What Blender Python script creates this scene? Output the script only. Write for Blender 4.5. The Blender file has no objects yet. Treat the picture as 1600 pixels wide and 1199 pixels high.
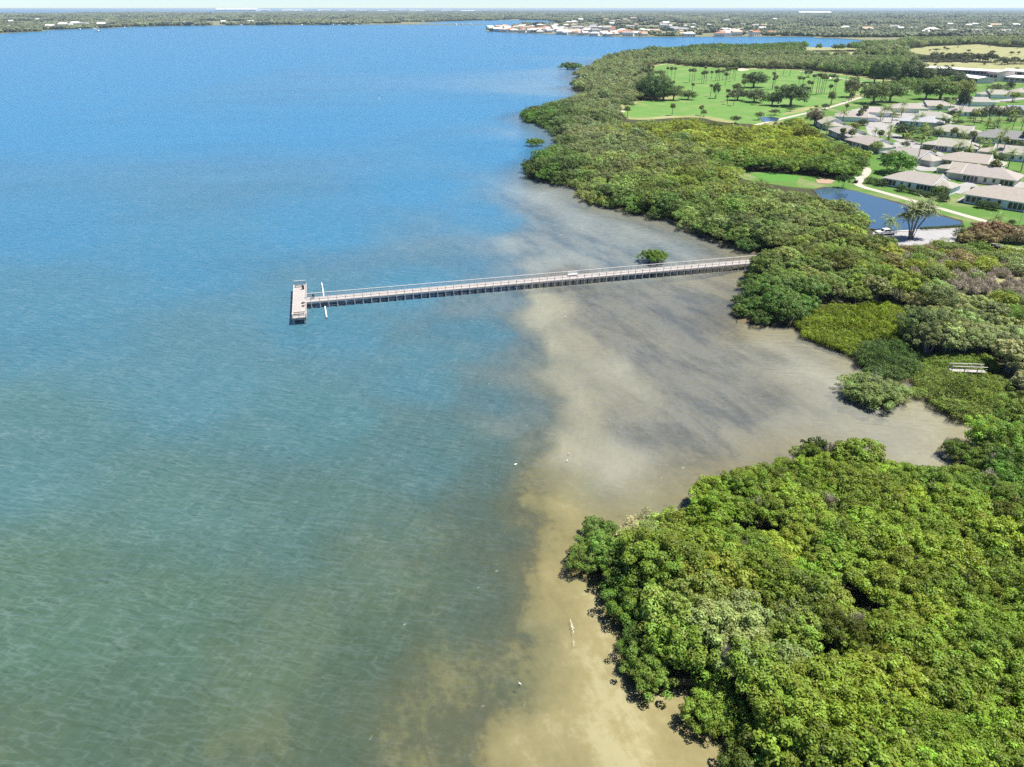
import bpy, math, random
import numpy as np
from mathutils import Vector

# ------------------------------------------------------------------ camera, sky, sun, exposure
SC = bpy.context.scene
COL = SC.collection
H = 60.0                      # drone height over the bay
FPX, CX, CY = 1110.0, 800.0, 599.5
TH = math.atan(586.0 / FPX)   # downward pitch
ST, CT = math.sin(TH), math.cos(TH)

cam_d = bpy.data.cameras.new('camera')
cam_d.sensor_width = 36.0
cam_d.lens = FPX / 1600.0 * 36.0
cam_d.clip_start = 0.5
cam_d.clip_end = 90000.0
cam = bpy.data.objects.new('camera', cam_d)
cam.location = (0, 0, H)
cam.rotation_euler = (math.pi / 2 - TH, 0, 0)
COL.objects.link(cam)
SC.camera = cam

SUN_EL, SUN_AZ = math.radians(65), math.radians(84)   # azimuth clockwise from +Y (the view direction)
w = bpy.data.worlds.new('World')
SC.world = w
w.use_nodes = True
wn = w.node_tree
wn.nodes.clear()
sky = wn.nodes.new('ShaderNodeTexSky')
sky.sky_type = 'NISHITA'
sky.sun_disc = False
sky.sun_elevation = SUN_EL
sky.sun_rotation = SUN_AZ
sky.altitude = 0
sky.air_density = 0.65
sky.dust_density = 0.0
sky.ozone_density = 6.0
bg = wn.nodes.new('ShaderNodeBackground')
bg.inputs['Strength'].default_value = 0.08
wo = wn.nodes.new('ShaderNodeOutputWorld')
wn.links.new(sky.outputs[0], bg.inputs[0])
wn.links.new(bg.outputs[0], wo.inputs[0])

sd = bpy.data.lights.new('sun', 'SUN')
sd.energy = 5.0
sd.angle = math.radians(0.5)
sd.color = (1.0, 0.95, 0.86)
sun = bpy.data.objects.new('sun', sd)
to_sun = Vector((math.sin(SUN_AZ) * math.cos(SUN_EL), math.cos(SUN_AZ) * math.cos(SUN_EL), math.sin(SUN_EL)))
sun.rotation_euler = to_sun.to_track_quat('Z', 'Y').to_euler()
sun.location = (200, 100, 300)
COL.objects.link(sun)

SC.view_settings.view_transform = 'Standard'
SC.view_settings.look = 'None'
SC.view_settings.exposure = 0.80
SC.view_settings.gamma = 1.0
SC.view_settings.use_curve_mapping = False
SC.render.engine = 'CYCLES'
cy = SC.cycles
cy.max_bounces = 3
cy.diffuse_bounces = 1
cy.glossy_bounces = 1
cy.transmission_bounces = 2
cy.transparent_max_bounces = 6
cy.volume_bounces = 0
cy.sample_clamp_direct = 2.5
cy.sample_clamp_indirect = 2.0
cy.caustics_reflective = False
cy.caustics_refractive = False
cy.use_denoising = False
cy.use_adaptive_sampling = True
cy.adaptive_threshold = 0.02

rng = np.random.default_rng(7)
random.seed(7)


# ------------------------------------------------------------------ helpers: picture <-> place
def gp(px, py, z=0.0):
    """the point at height z that the photograph shows at pixel px, py"""
    u, v = (px - CX) / FPX, (py - CY) / FPX
    d = (H - z) / (ST + v * CT)
    return (u * d, d * (CT - v * ST), z)


def proj(x, y, z):
    x, y, z = np.asarray(x, float), np.asarray(y, float), np.asarray(z, float)
    d = y * CT - (z - H) * ST
    vv = -(y * ST + (z - H) * CT)
    d = np.where(d < 0.1, 0.1, d)
    return CX + FPX * x / d, CY + FPX * vv / d


def pts(lst, z=0.0):
    return [gp(a, b, z)[:2] for a, b in lst]


def inside(poly, x, y):
    x, y = np.asarray(x, float), np.asarray(y, float)
    r = np.zeros(x.shape, bool)
    n = len(poly)
    j = n - 1
    for i in range(n):
        xi, yi = poly[i]
        xj, yj = poly[j]
        if yi != yj:
            c = ((yi > y) != (yj > y)) & (x < (xj - xi) * (y - yi) / (yj - yi) + xi)
            r ^= c
        j = i
    return r


def seg_dist(poly, x, y, closed=True):
    best = np.full(np.shape(x), 1e9)
    n = len(poly)
    for i in range(n if closed else n - 1):
        ax, ay = poly[i]
        bx, by = poly[(i + 1) % n]
        dx, dy = bx - ax, by - ay
        L = dx * dx + dy * dy + 1e-9
        t = np.clip(((x - ax) * dx + (y - ay) * dy) / L, 0, 1)
        best = np.minimum(best, np.hypot(x - ax - t * dx, y - ay - t * dy))
    return best


_perm = np.random.default_rng(3).random((256, 256))


def vnoise(x, y):
    xi, yi = np.floor(x).astype(int), np.floor(y).astype(int)
    fx, fy = x - xi, y - yi
    fx, fy = fx * fx * (3 - 2 * fx), fy * fy * (3 - 2 * fy)
    a = _perm[xi & 255, yi & 255]
    b = _perm[(xi + 1) & 255, yi & 255]
    c = _perm[xi & 255, (yi + 1) & 255]
    d = _perm[(xi + 1) & 255, (yi + 1) & 255]
    return (a * (1 - fx) + b * fx) * (1 - fy) + (c * (1 - fx) + d * fx) * fy


def fbm(x, y, o=4):
    s, a, t = 0, 1.0, 0
    for k in range(o):
        s = s + a * vnoise(x * 2 ** k + 17.3 * k, y * 2 ** k + 5.1 * k)
        t += a
        a *= 0.5
    return s / t


# ------------------------------------------------------------------ helpers: meshes and objects
class MB:
    """collects boxes, prisms and tubes into one mesh"""
    def __init__(self):
        self.v, self.f, self.m = [], [], []

    def add(self, vs, fs, m=0):
        o = len(self.v)
        self.v += [tuple(p) for p in vs]
        self.f += [tuple(i + o for i in f) for f in fs]
        self.m += [m] * len(fs)
        return self

    def box(self, x0, x1, y0, y1, z0, z1, m=0):
        return self.add([(x0, y0, z0), (x1, y0, z0), (x1, y1, z0), (x0, y1, z0),
                         (x0, y0, z1), (x1, y0, z1), (x1, y1, z1), (x0, y1, z1)],
                        [(0, 3, 2, 1), (4, 5, 6, 7), (0, 1, 5, 4), (1, 2, 6, 5), (2, 3, 7, 6), (3, 0, 4, 7)], m)

    def tube(self, path, radii, n=6, m=0, cap=True):
        o = len(self.v)
        k = len(path)
        P = [Vector(p) for p in path]
        for i in range(k):
            d = (P[min(i + 1, k - 1)] - P[max(i - 1, 0)])
            if d.length < 1e-6:
                d = Vector((0, 0, 1))
            d.normalize()
            a = d.cross(Vector((0, 0, 1)) if abs(d.z) < 0.95 else Vector((1, 0, 0))).normalized()
            b = d.cross(a)
            for j in range(n):
                t = 2 * math.pi * j / n
                q = P[i] + (a * math.cos(t) + b * math.sin(t)) * radii[i]
                self.v.append(tuple(q))
        for i in range(k - 1):
            for j in range(n):
                j2 = (j + 1) % n
                self.f.append((o + i * n + j, o + i * n + j2, o + (i + 1) * n + j2, o + (i + 1) * n + j))
                self.m.append(m)
        if cap:
            self.f.append(tuple(o + j for j in reversed(range(n))))
            self.f.append(tuple(o + (k - 1) * n + j for j in range(n)))
            self.m += [m, m]
        return self

    def mesh(self, name, mats, smooth=False):
        me = bpy.data.meshes.new(name)
        me.from_pydata(self.v, [], self.f)
        for mt in (mats if isinstance(mats, (list, tuple)) else [mats]):
            me.materials.append(mt)
        if len(me.materials) > 1:
            me.polygons.foreach_set('material_index', self.m)
        if smooth:
            me.polygons.foreach_set('use_smooth', [True] * len(me.polygons))
        me.update()
        return me

    def build(self, name, mats, parent=None, smooth=False, loc=(0, 0, 0)):
        return link(name, self.mesh(name, mats, smooth), parent, loc)


def link(name, data, parent=None, loc=(0, 0, 0), rz=0.0, sc=None):
    o = bpy.data.objects.new(name, data)
    COL.objects.link(o)
    o.location = loc
    if rz:
        o.rotation_euler = (0, 0, rz)
    if sc is not None:
        o.scale = sc if isinstance(sc, (tuple, list)) else (sc, sc, sc)
    if parent is not None:
        o.parent = parent
    return o


def tag(o, label, cat, group=None):
    o['label'] = label
    o['category'] = cat
    if group:
        o['group'] = group
    return o


def thing(name, label, cat, loc=(0, 0, 0), rz=0.0, group=None, sc=None):
    o = link(name, None, None, loc, rz, sc)
    o.empty_display_size = 0.3
    return tag(o, label, cat, group)


def kind(o, k, label=None):
    o['kind'] = k
    if label:
        o['label'] = label
    return o


def sheet(name, poly, z, mat, skirt=0.0, parent=None):
    """a level polygon, with a skirt down its edge if asked"""
    n = len(poly)
    a = sum(poly[i][0] * poly[(i + 1) % n][1] - poly[(i + 1) % n][0] * poly[i][1] for i in range(n))
    if a < 0:
        poly = poly[::-1]
    mb = MB()
    vs = [(x, y, z) for x, y in poly]
    fs = [tuple(range(n))]
    if skirt:
        vs += [(x, y, z - skirt) for x, y in poly]
        fs += [(i, i + n, (i + 1) % n + n, (i + 1) % n) for i in range(n)]
    mb.add(vs, fs)
    return kind(mb.build(name, mat, parent), 'structure') if parent is None else mb.build(name, mat, parent)


def ribbon(name, line, width, z, mat, thick=0.0):
    L = [Vector((p[0], p[1])) for p in line]
    # smooth the line a little
    for _ in range(2):
        q = [L[0]]
        for i in range(len(L) - 1):
            q += [L[i] * .75 + L[i + 1] * .25, L[i] * .25 + L[i + 1] * .75]
        q.append(L[-1])
        L = q
    lft, rgt = [], []
    for i in range(len(L)):
        d = (L[min(i + 1, len(L) - 1)] - L[max(i - 1, 0)]).normalized()
        nrm = Vector((-d.y, d.x)) * (width / 2)
        lft.append(tuple(L[i] + nrm))
        rgt.append(tuple(L[i] - nrm))
    return sheet(name, rgt + lft[::-1], z, mat, thick)


def wobble(poly, amp, step):
    """subdivide a closed outline and roughen it"""
    out = []
    n = len(poly)
    for i in range(n):
        a, b = poly[i], poly[(i + 1) % n]
        L = math.hypot(b[0] - a[0], b[1] - a[1])
        k = max(1, int(L / step))
        for j in range(k):
            t = j / k
            x, y = a[0] + (b[0] - a[0]) * t, a[1] + (b[1] - a[1]) * t
            nx = float(fbm(np.array([x / (step * 3)]), np.array([y / (step * 3)]), 3)[0]) - .5
            ny = float(fbm(np.array([x / (step * 3) + 50]), np.array([y / (step * 3) + 80]), 3)[0]) - .5
            out.append((x + nx * amp * 2, y + ny * amp * 2))
    return out


# ------------------------------------------------------------------ helpers: materials
def newmat(name):
    m = bpy.data.materials.new(name)
    m.use_nodes = True
    nt = m.node_tree
    nt.nodes.clear()
    out = nt.nodes.new('ShaderNodeOutputMaterial')
    return m, nt, out


def N(nt, t, **kw):
    n = nt.nodes.new(t)
    for k, v in kw.items():
        if k.startswith('i_'):
            key = k[2:]
            n.inputs[int(key) if key.isdigit() else key].default_value = v
        else:
            setattr(n, k, v)
    return n


def L(nt, a, b):
    nt.links.new(a, b)


def mixc(nt, fac, a, b, mode='MIX'):
    n = N(nt, 'ShaderNodeMix', data_type='RGBA', blend_type=mode)
    for sock, val in ((n.inputs[0], fac), (n.inputs[6], a), (n.inputs[7], b)):
        if isinstance(val, (int, float)):
            sock.default_value = val
        elif isinstance(val, tuple):
            sock.default_value = (*val, 1) if len(val) == 3 else val
        else:
            L(nt, val, sock)
    return n.outputs[2]


def math_(nt, op, a, b=None, clamp=False):
    n = N(nt, 'ShaderNodeMath', operation=op, use_clamp=clamp)
    for i, val in enumerate((a, b)):
        if val is None:
            continue
        if isinstance(val, (int, float)):
            n.inputs[i].default_value = val
        else:
            L(nt, val, n.inputs[i])
    return n.outputs[0]


def ramp(nt, fac, stops):
    n = N(nt, 'ShaderNodeValToRGB')
    cr = n.color_ramp
    while len(cr.elements) > 1:
        cr.elements.remove(cr.elements[-1])
    for i, (p, c) in enumerate(stops):
        e = cr.elements[0] if i == 0 else cr.elements.new(p)
        e.position = p
        e.color = (*c, 1) if len(c) == 3 else c
    L(nt, fac, n.inputs[0])
    return n.outputs[0]


def noise(nt, vec, scale, detail=3, rough=.55):
    n = N(nt, 'ShaderNodeTexNoise', i_Scale=scale, i_Detail=detail, i_Roughness=rough)
    if vec is not None:
        L(nt, vec, n.inputs['Vector'])
    return n.outputs['Fac']


def mapped(nt, vec, rot=0.0, scale=(1, 1, 1), loc=(0, 0, 0)):
    n = N(nt, 'ShaderNodeMapping')
    n.inputs['Rotation'].default_value = (0, 0, rot)
    n.inputs['Scale'].default_value = scale
    n.inputs['Location'].default_value = loc
    L(nt, vec, n.inputs['Vector'])
    return n.outputs[0]


def grain(nt, vec, along_deg, along, across, loc=(0, 0, 0)):
    """coordinates stretched along a compass direction: turn first, then scale"""
    return mapped(nt, mapped(nt, vec, math.radians(-along_deg)), 0.0, (along, across, 1), loc)


def worldpos(nt):
    return N(nt, 'ShaderNodeNewGeometry').outputs['Position']


def plain(name, col, rough=.7, spec=.3, var=.18, scale=1.5, col2=None, bump=0.0, metal=0.0, tinted=False):
    """an opaque surface with uneven colour"""
    m, nt, out = newmat(name)
    p = N(nt, 'ShaderNodeBsdfPrincipled', i_Roughness=rough, i_Metallic=metal)
    p.inputs['Specular IOR Level'].default_value = spec
    pos = worldpos(nt)
    nz = noise(nt, pos, scale, 4, .6)
    c2 = col2 or tuple(c * (1 - var) for c in col)
    fac = math_(nt, 'MULTIPLY_ADD', nz, 2.4)
    fac.node.inputs[2].default_value = -0.7
    fac.node.use_clamp = True
    c = mixc(nt, fac, c2, col)
    if tinted:
        at = N(nt, 'ShaderNodeAttribute', attribute_type='OBJECT', attribute_name='tint')
        c = mixc(nt, 1.0, c, at.outputs['Color'], 'MULTIPLY')
    L(nt, c, p.inputs['Base Color'])
    if bump:
        b = N(nt, 'ShaderNodeBump', i_Strength=.6, i_Distance=bump)
        L(nt, noise(nt, pos, scale * 4, 3), b.inputs['Height'])
        L(nt, b.outputs[0], p.inputs['Normal'])
    L(nt, p.outputs[0], out.inputs[0])
    return m


def leaf_material(name, transl=.3):
    """foliage whose colour is the tint of its tree, each leaf a little different"""
    m, nt, out = newmat(name)
    at = N(nt, 'ShaderNodeAttribute', attribute_type='INSTANCER', attribute_name='tint')
    lv = N(nt, 'ShaderNodeAttribute', attribute_type='GEOMETRY', attribute_name='leafvar')
    hs = N(nt, 'ShaderNodeHueSaturation')
    mr = N(nt, 'ShaderNodeMapRange', i_1=0.0, i_2=1.0, i_3=.478, i_4=.522)
    L(nt, lv.outputs['Fac'], mr.inputs[0])
    L(nt, mr.outputs[0], hs.inputs['Hue'])
    pos = worldpos(nt)
    v1 = math_(nt, 'MULTIPLY', noise(nt, pos, .35, 3), .9)
    v2 = math_(nt, 'MULTIPLY', lv.outputs['Fac'], .7)
    L(nt, math_(nt, 'ADD', math_(nt, 'ADD', v1, v2), .25), hs.inputs['Value'])
    L(nt, at.outputs['Color'], hs.inputs['Color'])
    c = hs.outputs[0]
    p = N(nt, 'ShaderNodeBsdfPrincipled', i_Roughness=.5)
    p.inputs['Specular IOR Level'].default_value = .25
    L(nt, c, p.inputs['Base Color'])
    t = N(nt, 'ShaderNodeBsdfTranslucent')
    L(nt, mixc(nt, 1.0, c, (1.25, 1.15, .45), 'MULTIPLY'), t.inputs[0])
    mx = N(nt, 'ShaderNodeMixShader', i_0=transl)
    L(nt, p.outputs[0], mx.inputs[1])
    L(nt, t.outputs[0], mx.inputs[2])
    L(nt, mx.outputs[0], out.inputs[0])
    return m


def grass_material(name, c1, c2, c3, stripe=0.0, dry=(.30, .28, .12), dryamt=.0):
    m, nt, out = newmat(name)
    pos = worldpos(nt)
    n1 = noise(nt, mapped(nt, pos, .3, (1, .45, 1)), .035, 5, .65)
    n2 = noise(nt, pos, .6, 5, .7)
    c = mixc(nt, ramp(nt, n1, [(.35, (0, 0, 0)), (.65, (1, 1, 1))]), c1, c2)
    c = mixc(nt, math_(nt, 'MULTIPLY', n2, .8), c, c3)
    if stripe:
        wv = N(nt, 'ShaderNodeTexWave', i_Scale=.045, i_Distortion=1.5)
        L(nt, mapped(nt, pos, 1.25), wv.inputs['Vector'])
        c = mixc(nt, math_(nt, 'MULTIPLY', wv.outputs['Fac'], stripe), c, c3)
    if dryamt:
        n3 = noise(nt, pos, .05, 5, .65)
        f = ramp(nt, n3, [(.5, (0, 0, 0)), (.68, (dryamt,) * 3)])
        c = mixc(nt, f, c, dry)
    p = N(nt, 'ShaderNodeBsdfPrincipled', i_Roughness=.9)
    p.inputs['Specular IOR Level'].default_value = .1
    L(nt, c, p.inputs['Base Color'])
    b = N(nt, 'ShaderNodeBump', i_Strength=.5, i_Distance=.15)
    L(nt, noise(nt, pos, 2.0, 4, .7), b.inputs['Height'])
    L(nt, b.outputs[0], p.inputs['Normal'])
    L(nt, p.outputs[0], out.inputs[0])
    return m


M = {}
M['leaf'] = leaf_material('leaf', .32)
M['bark'] = plain('bark', (.30, .27, .23), .9, .1, .5, 3.0)
M['bark_pale'] = plain('bark_pale', (.48, .45, .41), .9, .1, .4, 3.0)
M['twig'] = plain('twig', (.74, .65, .50), .9, .1, .4, 2.0)
M['palm_trunk'] = plain('palm_trunk', (.26, .23, .19), .9, .1, .4, 4.0)
M['mud'] = plain('mud', (.085, .075, .045), .9, .2, .5, .4, bump=.1)
M['beach'] = plain('beach_mud', (.20, .16, .085), .9, .2, .4, .4)
M['forest_floor'] = plain('forest_floor', (.075, .08, .042), .95, .1, .5, .15)
M['far_land'] = plain('far_land', (.13, .15, .08), .95, .1, .5, .008, col2=(.24, .23, .15))
M['fairway'] = grass_material('fairway', (.065, .175, .03), (.105, .225, .045), (.15, .26, .07), .35, (.26, .27, .12), .55)
M['lawn'] = grass_material('lawn', (0.060, 0.160, 0.024), (0.080, 0.176, 0.032), (0.112, 0.200, 0.048), 0, (0.272, 0.248, 0.136), .7)
M['green'] = grass_material('green', (0.072, 0.192, 0.032), (0.080, 0.208, 0.036), (0.096, 0.232, 0.048))
M['rough'] = grass_material('rough', (.17, .22, .07), (.24, .25, .10), (.30, .28, .14), 0, (.38, .34, .2), .8)
M['field'] = grass_material('field', (.27, .27, .12), (.33, .31, .16), (.22, .25, .10), 0, (.40, .36, .23), .8)
M['reeds'] = grass_material('reeds', (.05, .075, .02), (.08, .10, .03), (.12, .12, .05))
M['sand'] = plain('sand', (.62, .54, .40), .95, .1, .2, .5)
M['clay'] = plain('clay', (.38, .27, .19), .95, .1, .2, .5)
M['concrete'] = plain('concrete', (.34, .33, .315), .85, .2, .15, .25)
M['path'] = plain('path', (.46, .42, .36), .9, .2, .15, .5)
M['kerb'] = plain('kerb', (.55, .53, .5), .85, .2, .15, 1.0)


# ------------------------------------------------------------------ the shore, in the photograph's pixels
NEAR_W = [(1180, 1330), (1150, 1235), (1135, 1180), (1100, 1135), (1072, 1092), (1015, 1088), (988, 1045), (975, 985), (948, 938),
          (912, 908), (893, 870), (884, 838)]
NEAR_TOP = [(905, 800), (945, 800), (985, 790), (1040, 785), (1075, 748), (1120, 718), (1205, 715), (1240, 690), (1300, 678),
            (1370, 700), (1450, 722), (1497, 712)]
INLET = [(1502, 668), (1474, 640), (1440, 632), (1425, 612), (1400, 598), (1372, 585), (1343, 572), (1330, 550), (1290, 535), (1248, 517),
         (1205, 508), (1150, 511), (1137, 499), (1150, 480), (1164, 446), (1176, 414), (1180, 403)]
NORTH = [(1150, 394), (1105, 382), (1075, 364), (1040, 350), (985, 335), (930, 324), (906, 312), (900, 294), (858, 291), (828, 283), (816, 270),
         (822, 262), (845, 250), (868, 232), (862, 212), (850, 202), (826, 192), (806, 186), (818, 179), (858, 172), (890, 160), (915, 150), (890, 141), (886, 137),
         (915, 133), (905, 127), (893, 122), (915, 112), (935, 97), (965, 91), (1020, 84.5), (1100, 80.5), (1180, 77.5), (1245, 76)]
LAGOON = [(1330, 75.5), (1392, 73), (1412, 66.2)]
NEAR_TOP = [(a, b - 17) for a, b in NEAR_TOP]
shore = pts(NEAR_W) + pts(NEAR_TOP, 5.0) + pts(INLET) + pts(NORTH) + pts(LAGOON)
east = [gp(1412, 66.2)[:2], (3600, 2330), (3600, -60), (gp(1180, 1330)[0], -60), gp(1180, 1330)[:2]]
land_poly = shore + east[1:4]
LZ = 0.45


def inset(line, dist, land_left=True):
    out = []
    n = len(line)
    for i in range(n):
        a, b = line[max(i - 1, 0)], line[min(i + 1, n - 1)]
        dx, dy = b[0] - a[0], b[1] - a[1]
        l = math.hypot(dx, dy) + 1e-9
        k = dist * (.35 + .65 * min(1.0, l / 12.0))
        out.append((line[i][0] + dy / l * k, line[i][1] - dx / l * k))
    return out


def build_land():
    # the tip of the near point is drawn back under its trees
    line = pts(NEAR_W[:-2]) + pts([(925, 868), (930, 840)]) + pts(NEAR_TOP[1:], 5.0) + pts(INLET) + pts(NORTH) + pts(LAGOON)
    inner, mid = inset(line, 3.6), inset(line, 1.4)
    mb = MB()
    top = inner + east[1:4]
    n, k = len(top), len(inner)
    mb.add([(x, y, LZ) for x, y in top], [tuple(reversed(range(n)))])
    mb.add([(x, y, LZ) for x, y in inner] + [(x, y, -.9) for x, y in mid], [(i, i + 1, k + i + 1, k + i) for i in range(k - 1)], 1)
    kind(mb.build('ground', [M['forest_floor'], M['beach']]), 'structure')


build_land()

FAR_LEFT = [(0, 53), (40, 50.5), (68, 49.5), (72, 47.5), (100, 46.5), (165, 44.5), (215, 42), (300, 40.5), (400, 39.8), (480, 39.5), (560, 39), (640, 38.8),
            (700, 39), (757, 38.8), (757, 38.0), (690, 37.6), (650, 37), (690, 34), (745, 32.5), (800, 31.8), (850, 32)]
# far side of the left-hand land, towards open water
FL_far = [(-9000, 12000), (-6200, 5600)]
far_main = pts(FAR_LEFT)
TOWN = [(870, 36.2), (850, 39.4), (800, 41), (765, 44), (757, 48.5), (790, 51), (840, 53), (900, 55.5), (945, 57.5), (1000, 58.2), (1060, 58.2), (1130, 58), (1200, 57.8),
        (1270, 58), (1275, 60), (1310, 60.5), (1340, 63), (1402, 65.5)]
x0, y0, _ = gp(-260, 55)
far_poly = [(x0, y0)] + far_main + pts(TOWN) + [(3600, 2300), (9000, 3000), (40000, 9000), (40000, 40000), (-5500, 40000),
                                              (-5200, 14500), (-7000, 13000), (-5200, 9000), (-5200, 6900)] + [gp(70, 22.2)[:2], gp(0, 22)[:2], gp(-260, 22.5)[:2]]
sheet('ground', far_poly, 0.6, M['far_land'], 2.0)
isl = pts([(165, 17.9), (200, 17.2), (256, 17.4), (240, 18.0), (200, 18.3)])
sheet('ground', isl, 1.2, M['far_land'], 2.0)


# ------------------------------------------------------------------ the bay: seabed under clear shallows, turbid water farther out
def warp(x, y):
    return x / (y + 45.0) * 3.2, np.log(y + 45.0) * 2.2


# px, py, turbidity, sand on the bottom, blueness of the water
BAY = [(60, 1150, .72, .25, .0), (60, 950, .93, .2, .08), (60, 700, 1, .2, .3), (60, 500, 1, .2, .6), (60, 350, 1, .2, .85), (60, 200, 1, .2, 1), (60, 110, 1, .2, 1),
       (300, 1150, .62, .1, .0), (300, 950, .85, .35, .04), (300, 800, .95, .3, .15), (300, 600, 1, .2, .45), (300, 400, 1, .2, .8), (300, 200, 1, .2, 1),
       (420, 1010, .72, .5, .0), (450, 1150, .50, .06, .0), (560, 1020, .55, .08, .0), (560, 900, .72, .5, .02), (500, 800, .82, .4, .12), (500, 650, .95, .3, .3), (500, 500, 1, .2, .55), (500, 350, 1, .2, .85), (500, 200, 1, .2, 1),
       (640, 1150, .30, .45, .0), (650, 1040, .32, .35, 0), (660, 940, .5, .12, .0), (640, 820, .7, .3, .08), (650, 700, .82, .3, .22), (650, 580, .95, .2, .42), (650, 450, 1, .2, .65), (650, 300, 1, .2, .9),
       (720, 1130, .25, .2, 0), (735, 1020, .28, .3, 0), (725, 900, .40, .05, 0), (740, 800, .5, .06, .05), (745, 700, .65, .08, .2), (760, 610, .7, .06, .4), (740, 520, .85, .1, .6), (760, 420, .85, .4, .7), (760, 330, .9, .3, .85),
       (800, 1100, .22, .42, 0), (800, 1000, .26, .36, 0), (795, 900, .34, .22, 0), (795, 800, .40, .2, 0), (805, 700, .5, .2, .1), (800, 600, .62, .15, .3), (800, 540, .62, .2, .4), (770, 1080, .34, .22, 0), (765, 960, .40, .14, 0), (765, 850, .5, .06, .03), (770, 750, .6, .06, .1), (780, 650, .7, .06, .25), (830, 1060, .12, .75, 0), (825, 930, .16, .6, 0), (822, 830, .2, .6, 0), (826, 740, .3, .7, .02), (780, 480, .82, .15, .5), (790, 420, .85, .2, .6), (900, 440, .55, .6, .3), (930, 490, .5, .4, .3), (920, 540, .42, .75, .15),
       (860, 1130, .08, .85, 0), (860, 1000, .08, .9, 0), (850, 900, .1, .85, 0), (850, 780, .14, .95, .0), (870, 700, .2, .95, .0), (880, 620, .28, .9, .05), (850, 540, .4, 1, .15), (860, 490, .5, .95, .2), (860, 420, .62, .9, .3), (850, 370, .8, .6, .6),
       (950, 1080, .05, .92, 0), (940, 980, .05, .95, 0), (1040, 1140, .05, .92, 0), (1010, 1180, .05, .95, 0), (1100, 1180, .05, .7, 0), (960, 690, .2, .8, .0), (960, 560, .32, .9, .05),
       (1010, 640, .22, .4, .1), (1000, 540, .4, .25, .35), (980, 480, .5, .12, .5), (1060, 560, .3, .3, .2), (1060, 650, .25, .3, .15), (1130, 690, .22, .5, .05), (1090, 490, .4, .15, .4), (1100, 440, .35, .4, .2), (1150, 430, .2, .6, .05),
       (1150, 560, .25, .45, .1), (1150, 640, .22, .3, .12), (1180, 530, .1, .75, 0), (1260, 570, .15, .7, .03), (1250, 640, .18, .6, .05), (1350, 650, .1, .75, 0), (1440, 680, .06, .85, 0), (1310, 560, .08, .8, 0),
       (1010, 420, .5, .4, .35), (940, 400, .6, .5, .45), (1080, 390, .3, .5, .1), (1010, 355, .25, .6, .05), (940, 340, .3, .65, .05), (940, 370, .5, .4, .3), (870, 310, .4, .7, .1), (840, 330, .6, .6, .3), (800, 340, .85, .4, .7),
       (820, 225, .5, .8, .2), (800, 250, .7, .7, .4), (760, 230, .9, .5, .8), (840, 215, .4, .8, .1), (850, 140, .6, 1, .2), (820, 160, .65, 1, .3), (780, 160, .9, .6, .7), (700, 180, 1, .3, 1), (870, 110, .6, 1, .2), (830, 105, .85, .8, .6), (700, 100, 1, .3, 1), (950, 82, .7, .9, .4), (900, 80, .95, .5, .8),
       (820, 70, 1, .3, 1), (1100, 66, .9, .6, .7)]
bw = [gp(a, b) for a, b, *_ in BAY]
bX, bY = warp(np.array([p[0] for p in bw]), np.array([p[1] for p in bw]))


def silt_sheened(a, b, t, s_, bl):  # adds silt, which also stands in for sky reflected on the shallows
    silt_sheen = 0.0
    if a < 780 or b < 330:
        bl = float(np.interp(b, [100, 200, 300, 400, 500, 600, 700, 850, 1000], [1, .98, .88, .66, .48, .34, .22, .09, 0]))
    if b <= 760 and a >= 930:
        silt_sheen, t = .8, max(t, .58)
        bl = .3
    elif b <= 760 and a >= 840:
        silt_sheen, t = .8, max(t, .5)
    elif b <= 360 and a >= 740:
        silt_sheen, t = (.30 if a >= 840 else 0), (t if a >= 835 else max(t, .98))
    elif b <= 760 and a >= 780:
        silt_sheen = .35
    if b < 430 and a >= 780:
        t, bl, silt_sheen = max(t, .85), max(bl, .5), min(silt_sheen, .62)
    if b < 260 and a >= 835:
        t, bl, silt_sheen = .97, .95, .2
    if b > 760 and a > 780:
        silt_sheen = .12
    return (t, s_, bl, silt_sheen)


bV = np.array([silt_sheened(*q) for q in BAY])


def bay(x, y):
    """turbidity, sand, blueness at a place in the bay"""
    wx = x + (fbm(x / 6 + 70, y / 9, 3) - .5) * 9 + (fbm(x / 14, y / 14) - .5) * 14 + (fbm(x / 34 + 5, y / 34 + 2, 5) - .5) * 9
    wy = y + (fbm(x / 14 + 40, y / 14 + 9) - .5) * 14 + (fbm(x / 34 + 60, y / 34 + 7, 5) - .5) * 12
    X, Y = warp(wx, np.maximum(wy, 5))
    s = np.zeros((4,) + X.shape)
    t = np.zeros(X.shape)
    for i in range(len(bX)):
        d2 = (X - bX[i]) ** 2 + (Y - bY[i]) ** 2
        wt = 1.0 / (d2 + .006) ** 2.0
        t += wt
        for k in range(4):
            s[k] += wt * bV[i, k]
    return s / t


ys = [8.0]
while ys[-1] < 1150:
    ys.append(ys[-1] + max(1.3, .011 * ys[-1]))
ys = np.array(ys)
xs = np.arange(-270, 331, 2.0)
GX, GY = np.meshgrid(xs, ys)
turb, sandv, blue, silt_sheen = bay(GX, GY)
edge = np.clip(np.minimum.reduce([(GX + 270) / 40, (331 - GX) / 20 + (GY < 420) * 9, (1150 - GY) / 150, ]), 0, 1)
turb = 1 - (1 - turb) * edge
lodist = seg_dist(shore, GX, GY, False)
shallow = np.clip(1 - lodist / (8.0 + .02 * GY), 0, 1)
turb *= 1 - .55 * shallow
sandv = np.clip(sandv + .0 * shallow, 0, 1)
streak = fbm((GX * .34 - GY * .94) / 24, (GX * .94 + GY * .34) / 7.5, 4) - .5
sandv = np.clip(sandv + streak * .75 * (1 - shallow), 0, 1)
nx, ny = len(xs), len(ys)


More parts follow.
